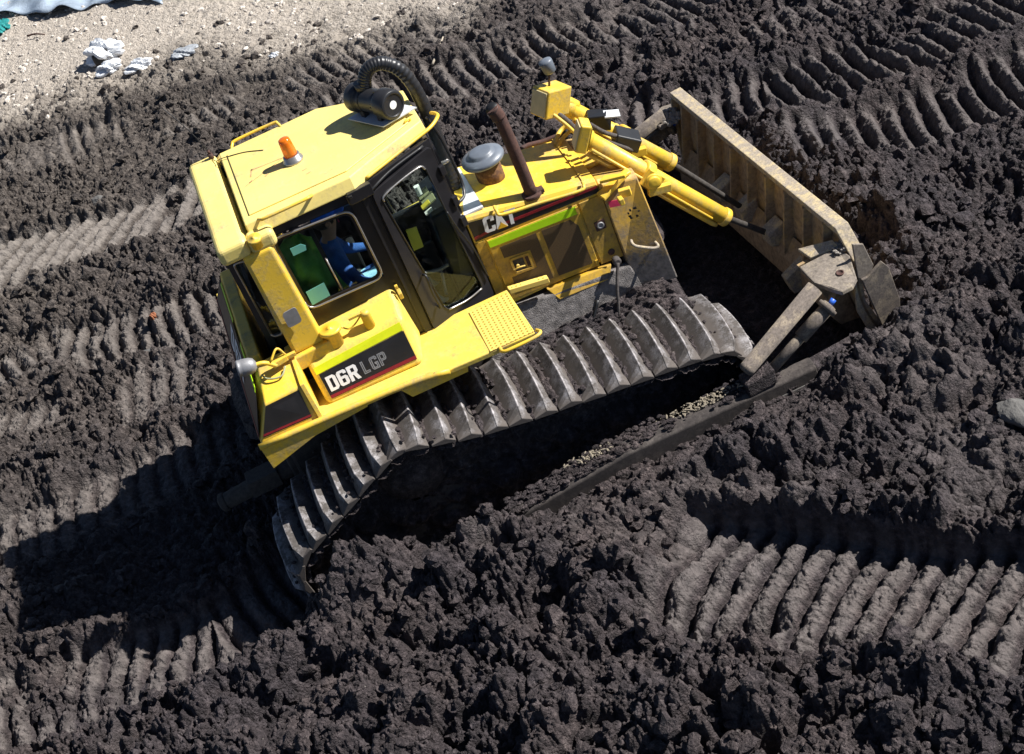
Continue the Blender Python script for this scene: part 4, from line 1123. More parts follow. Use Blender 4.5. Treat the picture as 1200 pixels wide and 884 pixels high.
# ---- fenders, platform, tanks
M['yellow_fender'] = paint('yellow fender paint', (.85, .63, .10), .38, .22, (.45, .33, .14), wear=(.35, .25, .1))
fen = MB()
fen.slab([(-2.02, -1.26, 1.60), (-.62, -1.25, 1.565), (-.45, -1.32, 1.555), (.285, -1.36, 1.555), (.26, -.62, 1.555), (-.40, -.62, 1.555), (-2.02, -.62, 1.60)], (0, 0, .045))
fen = fen.build('fender', 'yellow_fender', DZ, .008)
b = MB(); b.tube([(-2.05, -1.285, 1.675), (-1.4, -1.285, 1.655), (-.80, -1.29, 1.625), (-.45, -1.335, 1.605)], .028, n=8, sub=3); b.build('fender_lip', 'yellow', fen)
b = MB(); b.slab([(-2.045, -1.30, 1.66), (-2.03, -1.30, 1.445), (-1.62, -1.30, 1.56), (-1.15, -1.30, 1.60), (-1.15, -1.30, 1.63)], (0, .02, 0)); b.build('skirt', 'yellow', fen, .003)
b = MB(); b.slab([(-.86, -1.30, 1.60), (-.80, -1.30, 1.50), (-.32, -1.31, 1.50), (-.30, -1.31, 1.56)], (0, .02, 0)); b.build('skirt', 'yellow', fen, .003)
b = MB(); b.slab([(-.10, -1.34, 1.602), (.275, -1.345, 1.602), (.25, -.68, 1.602), (-.10, -.70, 1.602)], (0, 0, .008)); b.build('step_plate', 'tread', fen, .002)
b = MB(); b.tube([(-.02, -1.34, 1.60), (-.01, -1.42, 1.61), (.06, -1.44, 1.615), (.26, -1.435, 1.615), (.32, -1.40, 1.615), (.30, -1.33, 1.60)], .015, sub=5); b.build('grab_handle', 'yellow', fen)
# mirrored fender on the far side
b = MB(); b.slab([(-2.02, 1.26, 1.60), (-2.02, .62, 1.60), (-.40, .62, 1.555), (.26, .62, 1.555), (.285, 1.36, 1.555), (-.62, 1.25, 1.565)], (0, 0, .045)); b.build('fender', 'yellow_fender', DZ, .008)

# rear corner box
tb = MB()
tb.hexa([(-2.035, -1.245, 1.66), (-1.53, -1.26, 1.645), (-1.53, -.70, 1.645), (-2.035, -.70, 1.66), (-1.865, -1.185, 1.95), (-1.545, -1.17, 1.95), (-1.53, -.80, 2.09), (-1.80, -.80, 2.09)])
tb = tb.build('tool_box', 'yellow', DZ, .014, 3)
def lerp(a, b, t): return Vector(a) * (1 - t) + Vector(b) * t
def quad_pt(q, u, v, d=0):
    p = lerp(lerp(q[0], q[1], u), lerp(q[3], q[2], u), v)
    nrm = (Vector(q[1]) - Vector(q[0])).cross(Vector(q[3]) - Vector(q[0])).normalized()
    return p + nrm * d
def patch(q, u0, u1, v0, v1, d, mat, name, parent, th=.003):
    P = [quad_pt(q, u, v, d) for u, v in ((u0, v0), (u1, v0), (u1, v1), (u0, v1))]
    nrm = (P[1] - P[0]).cross(P[3] - P[0]).normalized()
    b = MB(); b.slab(P, nrm * th); return b.build(name, mat, parent)
QA = [(-2.035, -1.245, 1.66), (-1.53, -1.26, 1.645), (-1.545, -1.17, 1.95), (-1.865, -1.185, 1.95)]
patch(QA, .03, .90, .17, .95, .001, 'decal_black', 'side_stripe', tb)
patch(QA, .03, .90, .20, .25, .0045, 'decal_red', 'stripe_line', tb)
b = MB(); b.hexa([(-1.535, -1.275, 1.66), (-1.50, -1.275, 1.66), (-1.50, -.86, 1.66), (-1.535, -.86, 1.66), (-1.555, -1.185, 1.97), (-1.52, -1.185, 1.97), (-1.50, -.86, 2.09), (-1.535, -.86, 2.09)]); b.build('divider_plate', 'yellow', tb, .003)
# fuel tank across the rear
ft = MB()
ft.hexa([(-2.035, -.695, 1.40), (-1.76, -.695, 1.40), (-1.76, 1.24, 1.40), (-2.035, 1.24, 1.40), (-1.86, -.695, 2.09), (-1.76, -.695, 2.09), (-1.76, .78, 2.09), (-1.86, .78, 2.09)])
ft = ft.build('fuel_tank', 'yellow', DZ, .012)
QR = [(-2.035, 1.20, 1.62), (-2.035, -1.245, 1.66), (-1.862, -1.10, 2.075), (-1.862, .76, 2.085)]
patch(QR, .02, .98, .04, .80, .004, 'decal_black', 'rear_stripe', ft, .004)
patch(QR, .06, .40, .84, .93, .005, 'lime', 'reflective_tape', ft, .004)
patch(QR, .60, .97, .84, .93, .005, 'lime', 'reflective_tape', ft, .004)
patch(QR, .02, .98, .10, .14, .009, 'decal_red', 'stripe_line', ft, .003)
o0 = quad_pt(QR, .40, .28, .012); xd = quad_pt(QR, .6, .28) - quad_pt(QR, .4, .28); yd = quad_pt(QR, .4, .6) - quad_pt(QR, .4, .3)
letters('D6R', .20, .24, o0, xd, yd, 'decal_white', ft, 1.3)

# hydraulic tank with the model panel
ht = MB()
HB = [(-1.435, -1.105, 1.615), (-.60, -1.105, 1.605), (-.52, -.66, 1.60), (-1.44, -.66, 1.61)]
HT = [(-1.450, -.985, 1.945), (-.605, -.985, 2.005), (-.575, -.655, 2.135), (-1.44, -.655, 2.08)]
ht.hexa(HB + HT)
ht = ht.build('hydraulic_tank', 'yellow_fender', DZ, .05, 5)
QH = [HB[0], HB[1], HT[1], HT[0]]
patch(QH, .06, .95, .16, .78, .002, 'decal_black', 'side_stripe', ht)
patch(QH, .06, .95, .17, .24, .0055, 'decal_red', 'stripe_line', ht)
patch(QH, .04, .95, .80, .97, .002, 'lime_yellow', 'reflective_tape', ht)
xd = quad_pt(QH, .6, .3) - quad_pt(QH, .4, .3); yd = quad_pt(QH, .5, .8) - quad_pt(QH, .5, .2)
letters('D6R', .128, .090, quad_pt(QH, .09, .31, .008), xd, yd, 'decal_white', ht, .88)
def outline_text(txt, size, org, xd, yd, sx):
    cu = bpy.data.curves.new('lettering', 'FONT'); cu.body = txt; cu.size = size; cu.fill_mode = 'NONE'; cu.bevel_depth = .0045; cu.bevel_resolution = 0
    o = bpy.data.objects.new('lettering', cu); COL.objects.link(o); bpy.context.view_layer.update()
    me = bpy.data.meshes.new_from_object(o.evaluated_get(bpy.context.evaluated_depsgraph_get()))
    bpy.data.objects.remove(o); bpy.data.curves.remove(cu)
    X = Vector(xd).normalized(); Y = Vector(yd).normalized(); Z = X.cross(Y)
    for v in me.vertices: v.co = Vector(org) + X * v.co.x * sx + Y * v.co.y + Z * v.co.z
    me.materials.clear(); me.materials.append(M['greymetal'])
    ob = bpy.data.objects.new('lettering', me); COL.objects.link(ob); ob.parent = ht
letters('LGP', .108, .074, quad_pt(QH, .445, .335, .008), xd, yd, 'greymetal', ht, .82, True)
b = MB(); b.lathe((-1.165, -.89, 1.99), (0, 0, 1), [(.064, 0), (.060, .13), (.094, .135), (.094, .155), (.08, .162), (.02, .162), (.02, .168), (0, .168)], 28); fc = b.build('filler_cap', 'yellow', ht)
b = MB(); b.cyl((-.865, -.90, 2.01), (-.865, -.90, 2.14), .042, n=20); b.lathe((-.865, -.90, 2.14), (0, 0, 1), [(.042, 0), (.036, .02), (.018, .03)], 20); b.obox((-.93, -.90, 2.155), (1, 0, 0), (0, 1, 0), (0, 0, 1), .14, .025, .02); b.build('filler_cap', 'yellow', ht)
b = MB(); b.tube([(-1.09, -.89, 2.13), (-1.03, -.90, 2.075), (-.97, -.90, 2.09), (-.90, -.90, 2.14)], .007, n=6); b.build('cap_chain', 'yellow', ht)
b = MB(); b.obox((-.545, -.76, 2.08), (0, -.6, -.5), (1, 0, 0), (0, 0, 1), .05, .03, .05); b.obox((-.55, -.72, 2.12), (0, 1, 0), (1, 0, 0), (0, 0, 1), .03, .025, .05); b.build('tank_bracket', 'yellow', ht, .003)

# ---- roll-over frame
rf = MB()
rf.box(-1.685, -1.435, -.80, .80, 2.965, 3.125)
rf.box(-1.44, -1.22, -.80, -.64, 2.955, 3.105); rf.box(-1.44, -1.22, .64, .80, 2.955, 3.105)
rf = rf.build('rollover_bar', 'yellow_roof', DZ, .045, 4)
for s in (-1, 1):
    b = MB(); b.hexa([(-1.505, .80 * s - .10, 2.06), (-1.235, .80 * s - .10, 2.06), (-1.235, .80 * s + .085, 2.06), (-1.505, .80 * s + .085, 2.06), (-1.525, .72 * s - .09, 2.985), (-1.28, .72 * s - .09, 2.985), (-1.28, .72 * s + .085, 2.985), (-1.525, .72 * s + .085, 2.985)])
    p = b.build('rollover_post', 'yellow', rf, .03, 4)
    b = MB(); b.hexa([(-1.565, .82 * s - .125, 1.93), (-1.175, .82 * s - .125, 1.95), (-1.175, .82 * s + .12, 1.95), (-1.565, .82 * s + .12, 1.93), (-1.565, .82 * s - .12, 2.055), (-1.185, .82 * s - .12, 2.075), (-1.185, .82 * s + .12, 2.075), (-1.565, .82 * s + .12, 2.055)]); b.build('post_foot', 'yellow', p, .012)
    b = MB()
    for q in range(3): b.cyl((-1.155, .82 * s - .08 + q * .035, 2.06 + .0), (-1.155, .82 * s - .08 + q * .035, 2.10 + q * .012), .018, n=10)
    b.box(-1.19, -1.12, .82 * s - .11, .82 * s + .02, 2.02, 2.06)
    b.build('bolt', 'yellow', p)
b = MB(); b.lathe((-1.375, -.79, 3.02), (0, -.25, 1), [(.042, 0), (.042, .07), (.058, .075), (.058, .095), (.05, .10), (.012, .10), (.012, .104), (0, .104)], 24); b.build('pin_cap', 'yellow', rf)
b = MB(); b.slab(rounded([(-1.445, -.8955, 2.31), (-1.325, -.8955, 2.32), (-1.325, -.886, 2.46), (-1.445, -.886, 2.45)], .03), (0, -.008, 0)); b.build('cover_plate', 'greymetal', bpy.data.objects['rollover_post'])

# ---- roof
ro = MB()
def rp(sc, z): return [(-1.40, -.655 * sc, z), (-.52, -.665 * sc, z), (-.34, -.565 * sc, z), (.175, -.31 * sc, z), (.175, .31 * sc, z), (-.34, .565 * sc, z), (-.52, .665 * sc, z), (-1.40, .655 * sc, z)]
lo = rp(1.06, 3.055); hi = rp(1.0, 3.165)
lo = [(x + (.01 if x > 0 else 0), y, z) for x, y, z in lo]
ro.loft(lo, hi)
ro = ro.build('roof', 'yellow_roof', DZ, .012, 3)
b = MB(); b.slab([(-1.34, -.56, 3.166), (-.52, -.57, 3.166), (-.36, -.49, 3.166), (.08, -.27, 3.166), (.08, .27, 3.166), (-.36, .49, 3.166), (-.52, .57, 3.166), (-1.34, .56, 3.166)], (0, 0, .012)); b.build('roof_panel', 'yellow_roof', ro, .008, 3)
b = MB(); b.tube([(-1.29, -.64, 3.15), (-1.27, -.70, 3.17), (-1.22, -.735, 3.185), (-.93, -.735, 3.185), (-.86, -.715, 3.18), (-.84, -.65, 3.15)], .013, sub=5); b.build('roof_rail', 'yellow', ro)
b = MB(); b.tube([(-1.29, .64, 3.15), (-1.27, .69, 3.17), (-1.22, .71, 3.185), (-.90, .71, 3.185), (-.86, .68, 3.18), (-.84, .62, 3.15)], .013, sub=5); b.build('roof_rail', 'yellow', ro)
b = MB(); b.tube([(-.42, -.60, 3.04), (-.40, -.63, 3.075), (-.35, -.62, 3.085), (.05, -.42, 3.085), (.22, -.34, 3.09), (.31, -.25, 3.10), (.315, -.17, 3.09), (.285, -.10, 3.08)], .015, sub=5); b.build('roof_rail', 'yellow', ro)
b = MB(); b.tube([(.10, -.24, 3.16), (.10, -.25, 3.19), (.06, -.27, 3.19), (.04, -.27, 3.16)], .01); b.build('lifting_eye', 'yellow', ro)
# scratches and a stain on the panel
b = MB()
for q in ([(-1.21, .10), (-.93, .07), (-.90, .075), (-1.20, .115)], [(-1.30, -.12), (-.95, .055), (-.93, .07), (-1.29, -.10)], [(-1.23, .0), (-1.20, .12), (-1.185, .12), (-1.215, .0)], [(-1.25, -.09), (-1.22, -.07), (-1.22, -.05), (-1.25, -.07)], [(-1.11, -.10), (-1.08, -.08), (-1.09, -.065), (-1.12, -.085)], [(-.83, -.28), (-.79, -.27), (-.79, -.255), (-.83, -.265)], [(-.81, -.36), (-.77, -.35), (-.77, -.335), (-.81, -.345)]):
    b.slab([(x, y, 3.179) for x, y in q], (0, 0, .0012))
b.build('scuff_mark', simple('faded tape marks', (.55, .36, .16), .7, 0, .3, 30), ro)['kind'] = 'stuff'
# beacon
bc = MB(); bc.lathe((-.86, -.05, 3.177), (0, 0, 1), [(.085, 0), (.085, .018), (.072, .024), (.070, .055), (.058, .06)], 30); bc = bc.build('beacon', 'chrome', ro)
b = MB(); b.lathe((-.86, -.05, 3.235), (0, 0, 1), [(.056, 0), (.056, .02), (.050, .12), (.046, .145), (.036, .152), (0, .154)], 30); b.build('beacon_lens', 'orange', bc)
b = MB(); b.cyl((-.86, -.05, 3.237), (-.86, -.05, 3.30), .014, n=10); b.obox((-.86, -.05, 3.32), (1, .4, 0), (-.4, 1, 0), (0, 0, 1), .012, .06, .06); b.build('beacon_reflector', 'rust', bc)
# antenna
b = MB(); b.cyl((-1.47, .72, 3.12), (-1.47, .72, 3.17), .022, n=12); b.cyl((-1.47, .72, 3.17), (-1.47, .72, 3.20), .012, n=10); an = b.build('antenna', 'rust', ro)
b = MB(); b.tube([(-1.47, .72, 3.19), (-1.51, .74, 3.34), (-1.58, .78, 3.52), (-1.65, .83, 3.66)], .0045, n=6); b.build('antenna_whip', 'rubber', an)
b = MB(); b.tube([(-1.47, .69, 3.13), (-1.44, .60, 3.14), (-1.38, .52, 3.18), (-1.2, .45, 3.182), (-1.05, .34, 3.182)], .004, n=6); b.build('antenna_cable', 'rubber', an)
# roof-mounted air filter drum, plate, corrugated hose
ax = Vector((.48, -.88, 0)).normalized(); cc = Vector((-.085, .0, 3.335)); u_ = Vector((ax.y * -1, ax.x, 0))
b = MB(); b.hexa([(-.33, .15, 3.205), (-.11, -.235, 3.205), (.195, -.17, 3.205), (-.03, .22, 3.205), (-.33, .15, 3.214), (-.11, -.235, 3.214), (.195, -.17, 3.214), (-.03, .22, 3.214)]); pl = b.build('filter_plate', 'white', ro)
b = MB(); b.lathe(cc - ax * .25, ax, [(.07, 0), (.118, .005), (.122, .02), (.122, .10), (.104, .11), (.100, .115), (.100, .34), (.104, .345), (.118, .355), (.122, .37), (.122, .47), (.112, .492), (.092, .497), (.088, .488), (.03, .488)], 36)
for t in (-.11, .10):
    b.lathe(cc + ax * t, ax, [(.104, 0), (.106, .004), (.106, .022), (.104, .026)], 30)
    for s in (-1, 1): b.obox(cc + ax * t + u_ * .06 * s + Vector((0, 0, -.10)), u_, ax, (0, 0, 1), .05, .05, .06)
for a_ in range(5):
    th = a_ * 1.26 + .5; d = u_ * math.cos(th) + Vector((0, 0, 1)) * math.sin(th); b.obox(cc + ax * .11 + d * .112, ax, d, ax.cross(d), .06, .016, .018)
dr = b.build('air_filter', 'plastic', ro, .002)
b = MB(); b.cyl(cc + ax * .237, cc + ax * .241, .034, n=20); b.build('filter_sticker', 'paper', dr)
b = MB(); b.cyl(cc - ax * .10 + Vector((0, 0, .07)), cc - ax * .10 + Vector((0, 0, .16)), .048, n=20); b.build('filter_outlet', 'plastic', dr)
HO = cc - ax * .10
hose_pts = [(-.115, .085, 3.40), (-.095, .08, 3.47), (-.05, .08, 3.545), (.02, .07, 3.58), (.11, .06, 3.56), (.20, .05, 3.46), (.25, .045, 3.29), (.265, .045, 3.08), (.265, .04, 2.87), (.26, .04, 2.66), (.25, .04, 2.45), (.24, .04, 2.30)]
b = MB(); b.tube(hose_pts, .05, n=20, sub=16, rfun=lambda i: .054 + (.004 if i < 90 or i > 150 else .0015) * (1 if i % 4 < 2 else 0)); b.build('corrugated_hose', 'plastic', ro)
b = MB(); b.lathe((.238, .04, 2.56), (0, 0, 1), [(.060, 0), (.065, .005), (.065, .03), (.060, .035)], 20); b.build('hose_clamp', 'chrome', ro)
# tube guard beside the hose
b = MB(); b.tube([(.24, -.10, 3.06), (.285, -.08, 2.8), (.30, -.08, 2.5), (.30, -.09, 2.38), (.27, -.17, 2.31), (.20, -.22, 2.30)], .013, sub=5); b.build('hose_guard', 'black', ro)

# ---- cab: B pillar at x=-.45,y=-.68; angled doors; pillar posts as frame, thin walls and open glazing
cab = MB()
RP = [(-1.66, -.60), (-1.52, -.64), (-.47, -.68), (.165, -.44), (.165, .44), (-.47, .68), (-1.52, .64), (-1.66, .60)]
# floor and lower walls (to the sill), header under the roof
def wall(mb, a, b, z0, z1, t=.04):
    a = Vector((a[0], a[1], 0)); b2 = Vector((b[0], b[1], 0)); d = (b2 - a).normalized(); n_ = Vector((-d.y, d.x, 0))
    mb.hexa([a + Vector((0, 0, z0)), b2 + Vector((0, 0, z0)), b2 + n_ * t + Vector((0, 0, z0)), a + n_ * t + Vector((0, 0, z0)),
             a + Vector((0, 0, z1)), b2 + Vector((0, 0, z1)), b2 + n_ * t + Vector((0, 0, z1)), a + n_ * t + Vector((0, 0, z1))])
cab.slab([(x, y, 1.40) for x, y in RP], (0, 0, .08))
for i, sill in enumerate([2.12, 2.235, None, 2.15, None, 2.235, 2.12, 2.25]):
    a, b_ = RP[i], RP[(i + 1) % 8]
    if sill: wall(cab, a, b_, 1.48, sill)
    else: wall(cab, a, b_, 1.48, 1.56)
    wall(cab, a, b_, 2.965, 3.06)
def post(mb, x, y, s, z0=1.48, z1=3.0): mb.box(x - s, x + s, y - s, y + s, z0, z1)
for s in (-1, 1):
    post(cab, -1.64, .58 * s, .022); post(cab, -1.30, .64 * s, .03); post(cab, -.455, .645 * s, .034); post(cab, .14, .415 * s, .026)
    a = Vector((-1.26, -.652 * 1, 0)); 
cab = cab.build('cab', 'black', DZ, .004)
# side window frame in the near wall
def window(q, r, wfr, parent, name='window', trim=True, panemat='glass', inset=.012):
    q = [Vector(p) for p in q]; nrm = (q[1] - q[0]).cross(q[3] - q[0]).normalized()
    if nrm.y > 0: nrm = -nrm
    loop = rounded(q, r)
    b = MB(); rbar(b, loop, wfr, .02, nrm); w_ = b.build(name, 'black', parent)
    c = sum(loop, Vector()) / len(loop); inner = [p + (c - p).normalized() * wfr * .6 for p in loop]
    b = MB(); b.slab([p + nrm * .003 for p in inner], nrm * .004); b.build('pane', panemat, w_)
    if trim:
        b = MB(); b.tube([p + nrm * .022 for p in loop + [loop[0]]], .009, n=8, sub=1); b.build('trim', 'chrome', w_)
    return w_
W1 = [(-1.255, -.665, 2.255), (-.60, -.688, 2.255), (-.615, -.688, 2.93), (-1.275, -.665, 2.965)]
w1 = window(W1, .09, .03, cab)
# fill the wall round the window
b = MB(); b.hexa([(-.60, -.682, 2.20), (-.485, -.684, 2.20), (-.485, -.64, 2.20), (-.60, -.64, 2.20), (-.61, -.682, 2.97), (-.485, -.684, 2.97), (-.485, -.64, 2.97), (-.61, -.64, 2.97)]); b.build('pillar', 'black', cab, .004)
b = MB(); b.box(-1.29, -.50, -.683, -.655, 1.62, 2.25); b.build('side_panel', 'black', cab, .003)
b = MB(); b.hexa([(-.965, -.672, 2.27), (-.93, -.674, 2.27), (-.93, -.66, 2.27), (-.965, -.66, 2.27), (-.985, -.672, 2.95), (-.95, -.674, 2.95), (-.95, -.66, 2.95), (-.985, -.66, 2.95)]); sb = b.build('sash', 'black', w1)
b = MB(); b.tube([(-.945, -.68, 2.29), (-.955, -.68, 2.62)], .007, n=6, sub=1); b.build('trim', 'chrome', w1)
b = MB(); b.slab([(-1.21, -.690, 2.285), (-1.05, -.692, 2.30), (-1.05, -.692, 2.43), (-1.21, -.690, 2.42)], (0, -.003, 0)); b.build('window_sticker', 'teal', w1)
b = MB(); b.slab([(-1.17, -.690, 2.76), (-1.06, -.691, 2.76), (-1.05, -.691, 2.80), (-1.08, -.691, 2.83), (-1.17, -.690, 2.83)], (0, -.003, 0)); b.build('window_sticker', 'teal', w1)
# rear quarter window beside the post
W2 = [(-1.60, -.645, 2.16), (-1.515, -.665, 2.16), (-1.515, -.665, 2.90), (-1.61, -.645, 2.90)]
window(W2, .03, .012, cab)
b = MB(); b.slab([(-1.665, -.615, 1.7), (-1.605, -.65, 1.7), (-1.605, -.65, 3.0), (-1.665, -.615, 3.0)], (.01, .03, 0)); b.build('pillar', 'black', cab)
W2b = [(-1.50, -.672, 2.16), (-1.34, -.676, 2.16), (-1.34, -.676, 2.90), (-1.50, -.672, 2.90)]
window(W2b, .04, .018, cab)
# left side and rear glazing
window([(-1.25, .67, 2.255), (-.60, .69, 2.255), (-.60, .69, 2.93), (-1.25, .67, 2.93)], .08, .03, cab, trim=False)
window([(-1.665, -.5, 2.3), (-1.665, .5, 2.3), (-1.665, .5, 2.93), (-1.665, -.5, 2.93)], .08, .03, cab, trim=False)
window([(.17, -.38, 2.2), (.17, .38, 2.2), (.17, .38, 2.95), (.17, -.38, 2.95)], .06, .03, cab, trim=False)
# doors
def make_door(s):
    A0 = Vector((-.425, -.672 * 1, 0)); B0 = Vector((.150, -.446, 0)); d = (B0 - A0).normalized(); nrm = Vector((d.y, -d.x, 0))
    def q(u, z, o=0.0):
        p = A0 + (B0 - A0) * u + nrm * (.004 + o); p.z = z
        return Vector((p.x, p.y * (1 if s < 0 else -1), p.z))
    b = MB()
    outer = rounded([q(0, 1.575), q(1, 1.50), q(.985, 3.02), q(-.01, 2.975)], .05)
    n2 = Vector((nrm.x, nrm.y * (1 if s < 0 else -1), 0))
    # ring between outer outline and glass opening
    g = rounded([q(.27, 1.665), q(.885, 1.615), q(.80, 2.93), q(.075, 2.915)], .07)
    P = [p for p in outer] + [p for p in g] + [p + n2 * .03 for p in outer] + [p + n2 * .03 for p in g]
    m = len(outer); F = []
    for i in range(m):
        j = (i + 1) % m
        F += [(i, j, m + j, m + i), (2 * m + i, 2 * m + j, 3 * m + j, 3 * m + i), (i, j, 2 * m + j, 2 * m + i), (m + i, m + j, 3 * m + j, 3 * m + i)]
    b.add(P, F); dd = b.build('door', 'black', cab, .003)
    b = MB(); b.slab([p + n2 * .010 for p in g], n2 * .004); b.build('pane', 'glass', dd)
    b = MB(); b.tube([p + n2 * .031 for p in g + [g[0]]], .007, n=8, sub=1); b.build('seal', 'rubber', dd)
    b = MB(); b.tube([q(.30, 1.675, .038), q(.6, 1.64, .038), q(.86, 1.645, .038)], .008, n=8); b.build('trim', 'chrome', dd); b = MB(); b.tube([q(.09, 2.86, .04), q(.12, 2.90, .04), q(.4, 2.925, .04), q(.72, 2.925, .04), q(.785, 2.88, .04)], .008, n=8); b.build('trim', 'chrome', dd)
    b = MB(); b.tube([q(.16, 2.10, .04), q(.16, 2.10, .09), q(.15, 1.93, .09), q(.17, 1.78, .09), q(.17, 1.78, .04)], .011, n=8, sub=3); b.build('door_handle', 'rubber', dd)
    for z in (2.28, 2.48, 2.78): b = MB(); b.obox(q(1.0, z, .035), d if s < 0 else (d.x, -d.y, 0), n2, (0, 0, 1), .05, .04, .09); b.build('hinge', 'black', dd, .006)
    b = MB(); b.tube([q(.82, 2.45, .05), q(.86, 2.3, .05), q(.97, 2.0, .05), q(1.0, 1.7, .05)], .008, n=6); b.build('wiper', 'rubber', dd)
    return dd
make_door(-1); make_door(1)
b = MB(); b.hexa([(-.49, -.70, 1.60), (-.425, -.69, 1.60), (-.425, -.64, 1.60), (-.49, -.64, 1.60), (-.51, -.70, 2.98), (-.44, -.69, 2.98), (-.44, -.64, 2.98), (-.51, -.64, 2.98)]); b.build('pillar', 'black', cab, .006)
b = MB(); b.obox((-.50, -.70, 3.02), (1, .1, 0), (-.1, 1, 0), (0, 0, 1), .20, .06, .10); b.obox((-.58, -.73, 3.05), (1, 0, 0), (0, 1, 0), (0, 0, 1), .03, .07, .02); b.cyl((-.60, -.73, 2.98), (-.60, -.73, 3.06), .012, n=8); b.build('roof_bracket', 'black', cab, .006)
b = MB(); b.tube([(-.50, -.705, 2.96), (-.38, -.69, 3.01), (-.2, -.6, 3.035), (.1, -.48, 3.04)], .012, n=8); b.build('gutter', 'rubber', cab)
# rear of cab: dark lamp bracket and silver lamp over the tank
b = MB(); b.tube([(-1.66, -.98, 2.10), (-1.73, -1.0, 2.18), (-1.80, -1.0, 2.20)], .018, n=8); b.tube([(-1.56, -.93, 2.12), (-1.60, -.95, 2.22), (-1.68, -1.0, 2.17)], .010, n=6); b.obox((-1.62, -.95, 2.11), (1, .2, 0), (0, 1, 0), (0, 0, 1), .12, .06, .04); b.obox((-1.53, -.93, 2.10), (1, 0, 0), (0, 1, 0), (0, 0, 1), .09, .035, .03); lb = b.build('lamp_bracket', 'yellow', DZ)
b = MB(); b.lathe((-1.79, -1.0, 2.20), (-1, .06, .18), [(.025, 0), (.055, .02), (.066, .05), (.070, .11), (.064, .13), (.068, .135), (.068, .15), (.05, .155), (.0, .156)], 24); b.build('rear_lamp', 'greymetal', lb)
b = MB(); b.tube([(-1.80, -.95, 2.06), (-1.76, -1.02, 2.045), (-1.66, -1.04, 2.03), (-1.60, -.98, 2.06)], .008, n=6); b.build('lamp_cable', 'khaki', lb)
# drawbar / ripper beam at the rear
b = MB(); b.cyl((-2.62, -.32, .66), (-1.9, -.42, .78), .075, .085, 20); b.lathe((-2.62, -.32, .66), (-1, .13, -.15), [(.075, 0), (.085, .01), (.085, .05), (.05, .07)], 20); b.obox((-2.25, -.38, .75), (1, -.1, .1), (0, 1, 0), (0, 0, 1), .28, .19, .16); b.build('drawbar', 'muddy_steel', DZ, .01)
b = MB(); b.hexa([(-2.0, -.5, .5), (-1.75, -.5, .5), (-1.75, .5, .5), (-2.0, .5, .5), (-2.0, -.5, 1.4), (-1.75, -.5, 1.4), (-1.75, .5, 1.4), (-2.0, .5, 1.4)]); b.build('transmission_case', 'frame', DZ, .02)

# ---- cab interior
b = MB(); b.hexa([(-1.30, -.24, 1.72), (-.74, -.24, 1.76), (-.74, .24, 1.76), (-1.30, .24, 1.72), (-1.30, -.24, 1.90), (-.74, -.24, 1.94), (-.74, .24, 1.94), (-1.30, .24, 1.90)])
b.hexa([(-1.40, -.22, 1.86), (-1.26, -.22, 1.86), (-1.26, .22, 1.86), (-1.40, .22, 1.86), (-1.55, -.20, 2.62), (-1.44, -.20, 2.64), (-1.44, .20, 2.64), (-1.55, .20, 2.62)])
b.box(-1.25, -.8, -.2, .2, 1.48, 1.72); seat = b.build('seat', 'seat', cab, .04, 3)
for s in (-1, 1):
    b = MB(); b.box(-1.35, -.70, s * .42 - .09, s * .42 + .09, 1.48, 2.05); b.build('console', 'plastic', cab, .02)
b = MB(); b.box(-.44, .10, .34, .40, 1.48, 2.12); b.box(-.44, -.1, .10, .34, 1.48, 1.9); b.build('console', 'plastic', cab, .02)
b = MB(); b.hexa([(-.10, -.36, 1.48), (.12, -.36, 1.48), (.12, .36, 1.48), (-.10, .36, 1.48), (-.06, -.30, 2.32), (.13, -.34, 2.36), (.13, .34, 2.36), (-.06, .30, 2.32)]); das = b.build('dashboard', 'plastic', cab, .02)
b = MB(); b.obox((-.01, -.10, 2.37), (1, 0, .4), (0, 1, 0), (-.4, 0, 1), .12, .14, .012); b.build('paper_slip', 'khaki', das)
b = MB(); b.obox((-.02, .03, 2.37), (1, .2, .4), (0, 1, 0), (-.4, 0, 1), .10, .11, .012); b.build('paper_slip', 'khaki', das)
b = MB(); b.obox((-.05, .0, 2.44), (1, .4, 0), (0, 1, 0), (0, 0, 1), .05, .05, .08); b.build('paper_cup', 'paper', das)
b = MB(); b.obox((-.05, -.20, 2.40), (1, 0, .4), (0, 1, 0), (-.4, 0, 1), .08, .06, .012); b.build('paper_slip', 'paper_yellow', das)
b = MB(); b.obox((-.05, -.25, 2.36), (1, 0, .3), (0, 1, 0), (-.3, 0, 1), .07, .05, .012); b.build('paper_slip', 'paper', das)
b = MB(); b.slab([(-.30, -.50, 2.23), (-.215, -.47, 2.21), (-.205, -.47, 2.40), (-.29, -.50, 2.43)], (.006, .016, 0)); b.build('note_sheet', 'paper_yellow', cab)
b = MB(); b.tube([(-.32, -.40, 1.95), (-.15, -.32, 1.86), (.0, -.28, 1.88), (.05, -.30, 2.0)], .016, n=8); b.tube([(-.15, -.32, 1.86), (-.20, -.40, 1.66)], .014, n=8, sub=1); b.tube([(.0, -.28, 1.88), (.08, -.36, 1.62)], .014, n=8, sub=1); b.build('control_lever', 'greymetal', cab)
b = MB(); b.slab([(-.40, -.62, 1.482), (.13, -.41, 1.482), (.13, .41, 1.482), (-.40, .62, 1.482)], (0, 0, .006)); b.build('floor_mat', 'seat', cab)

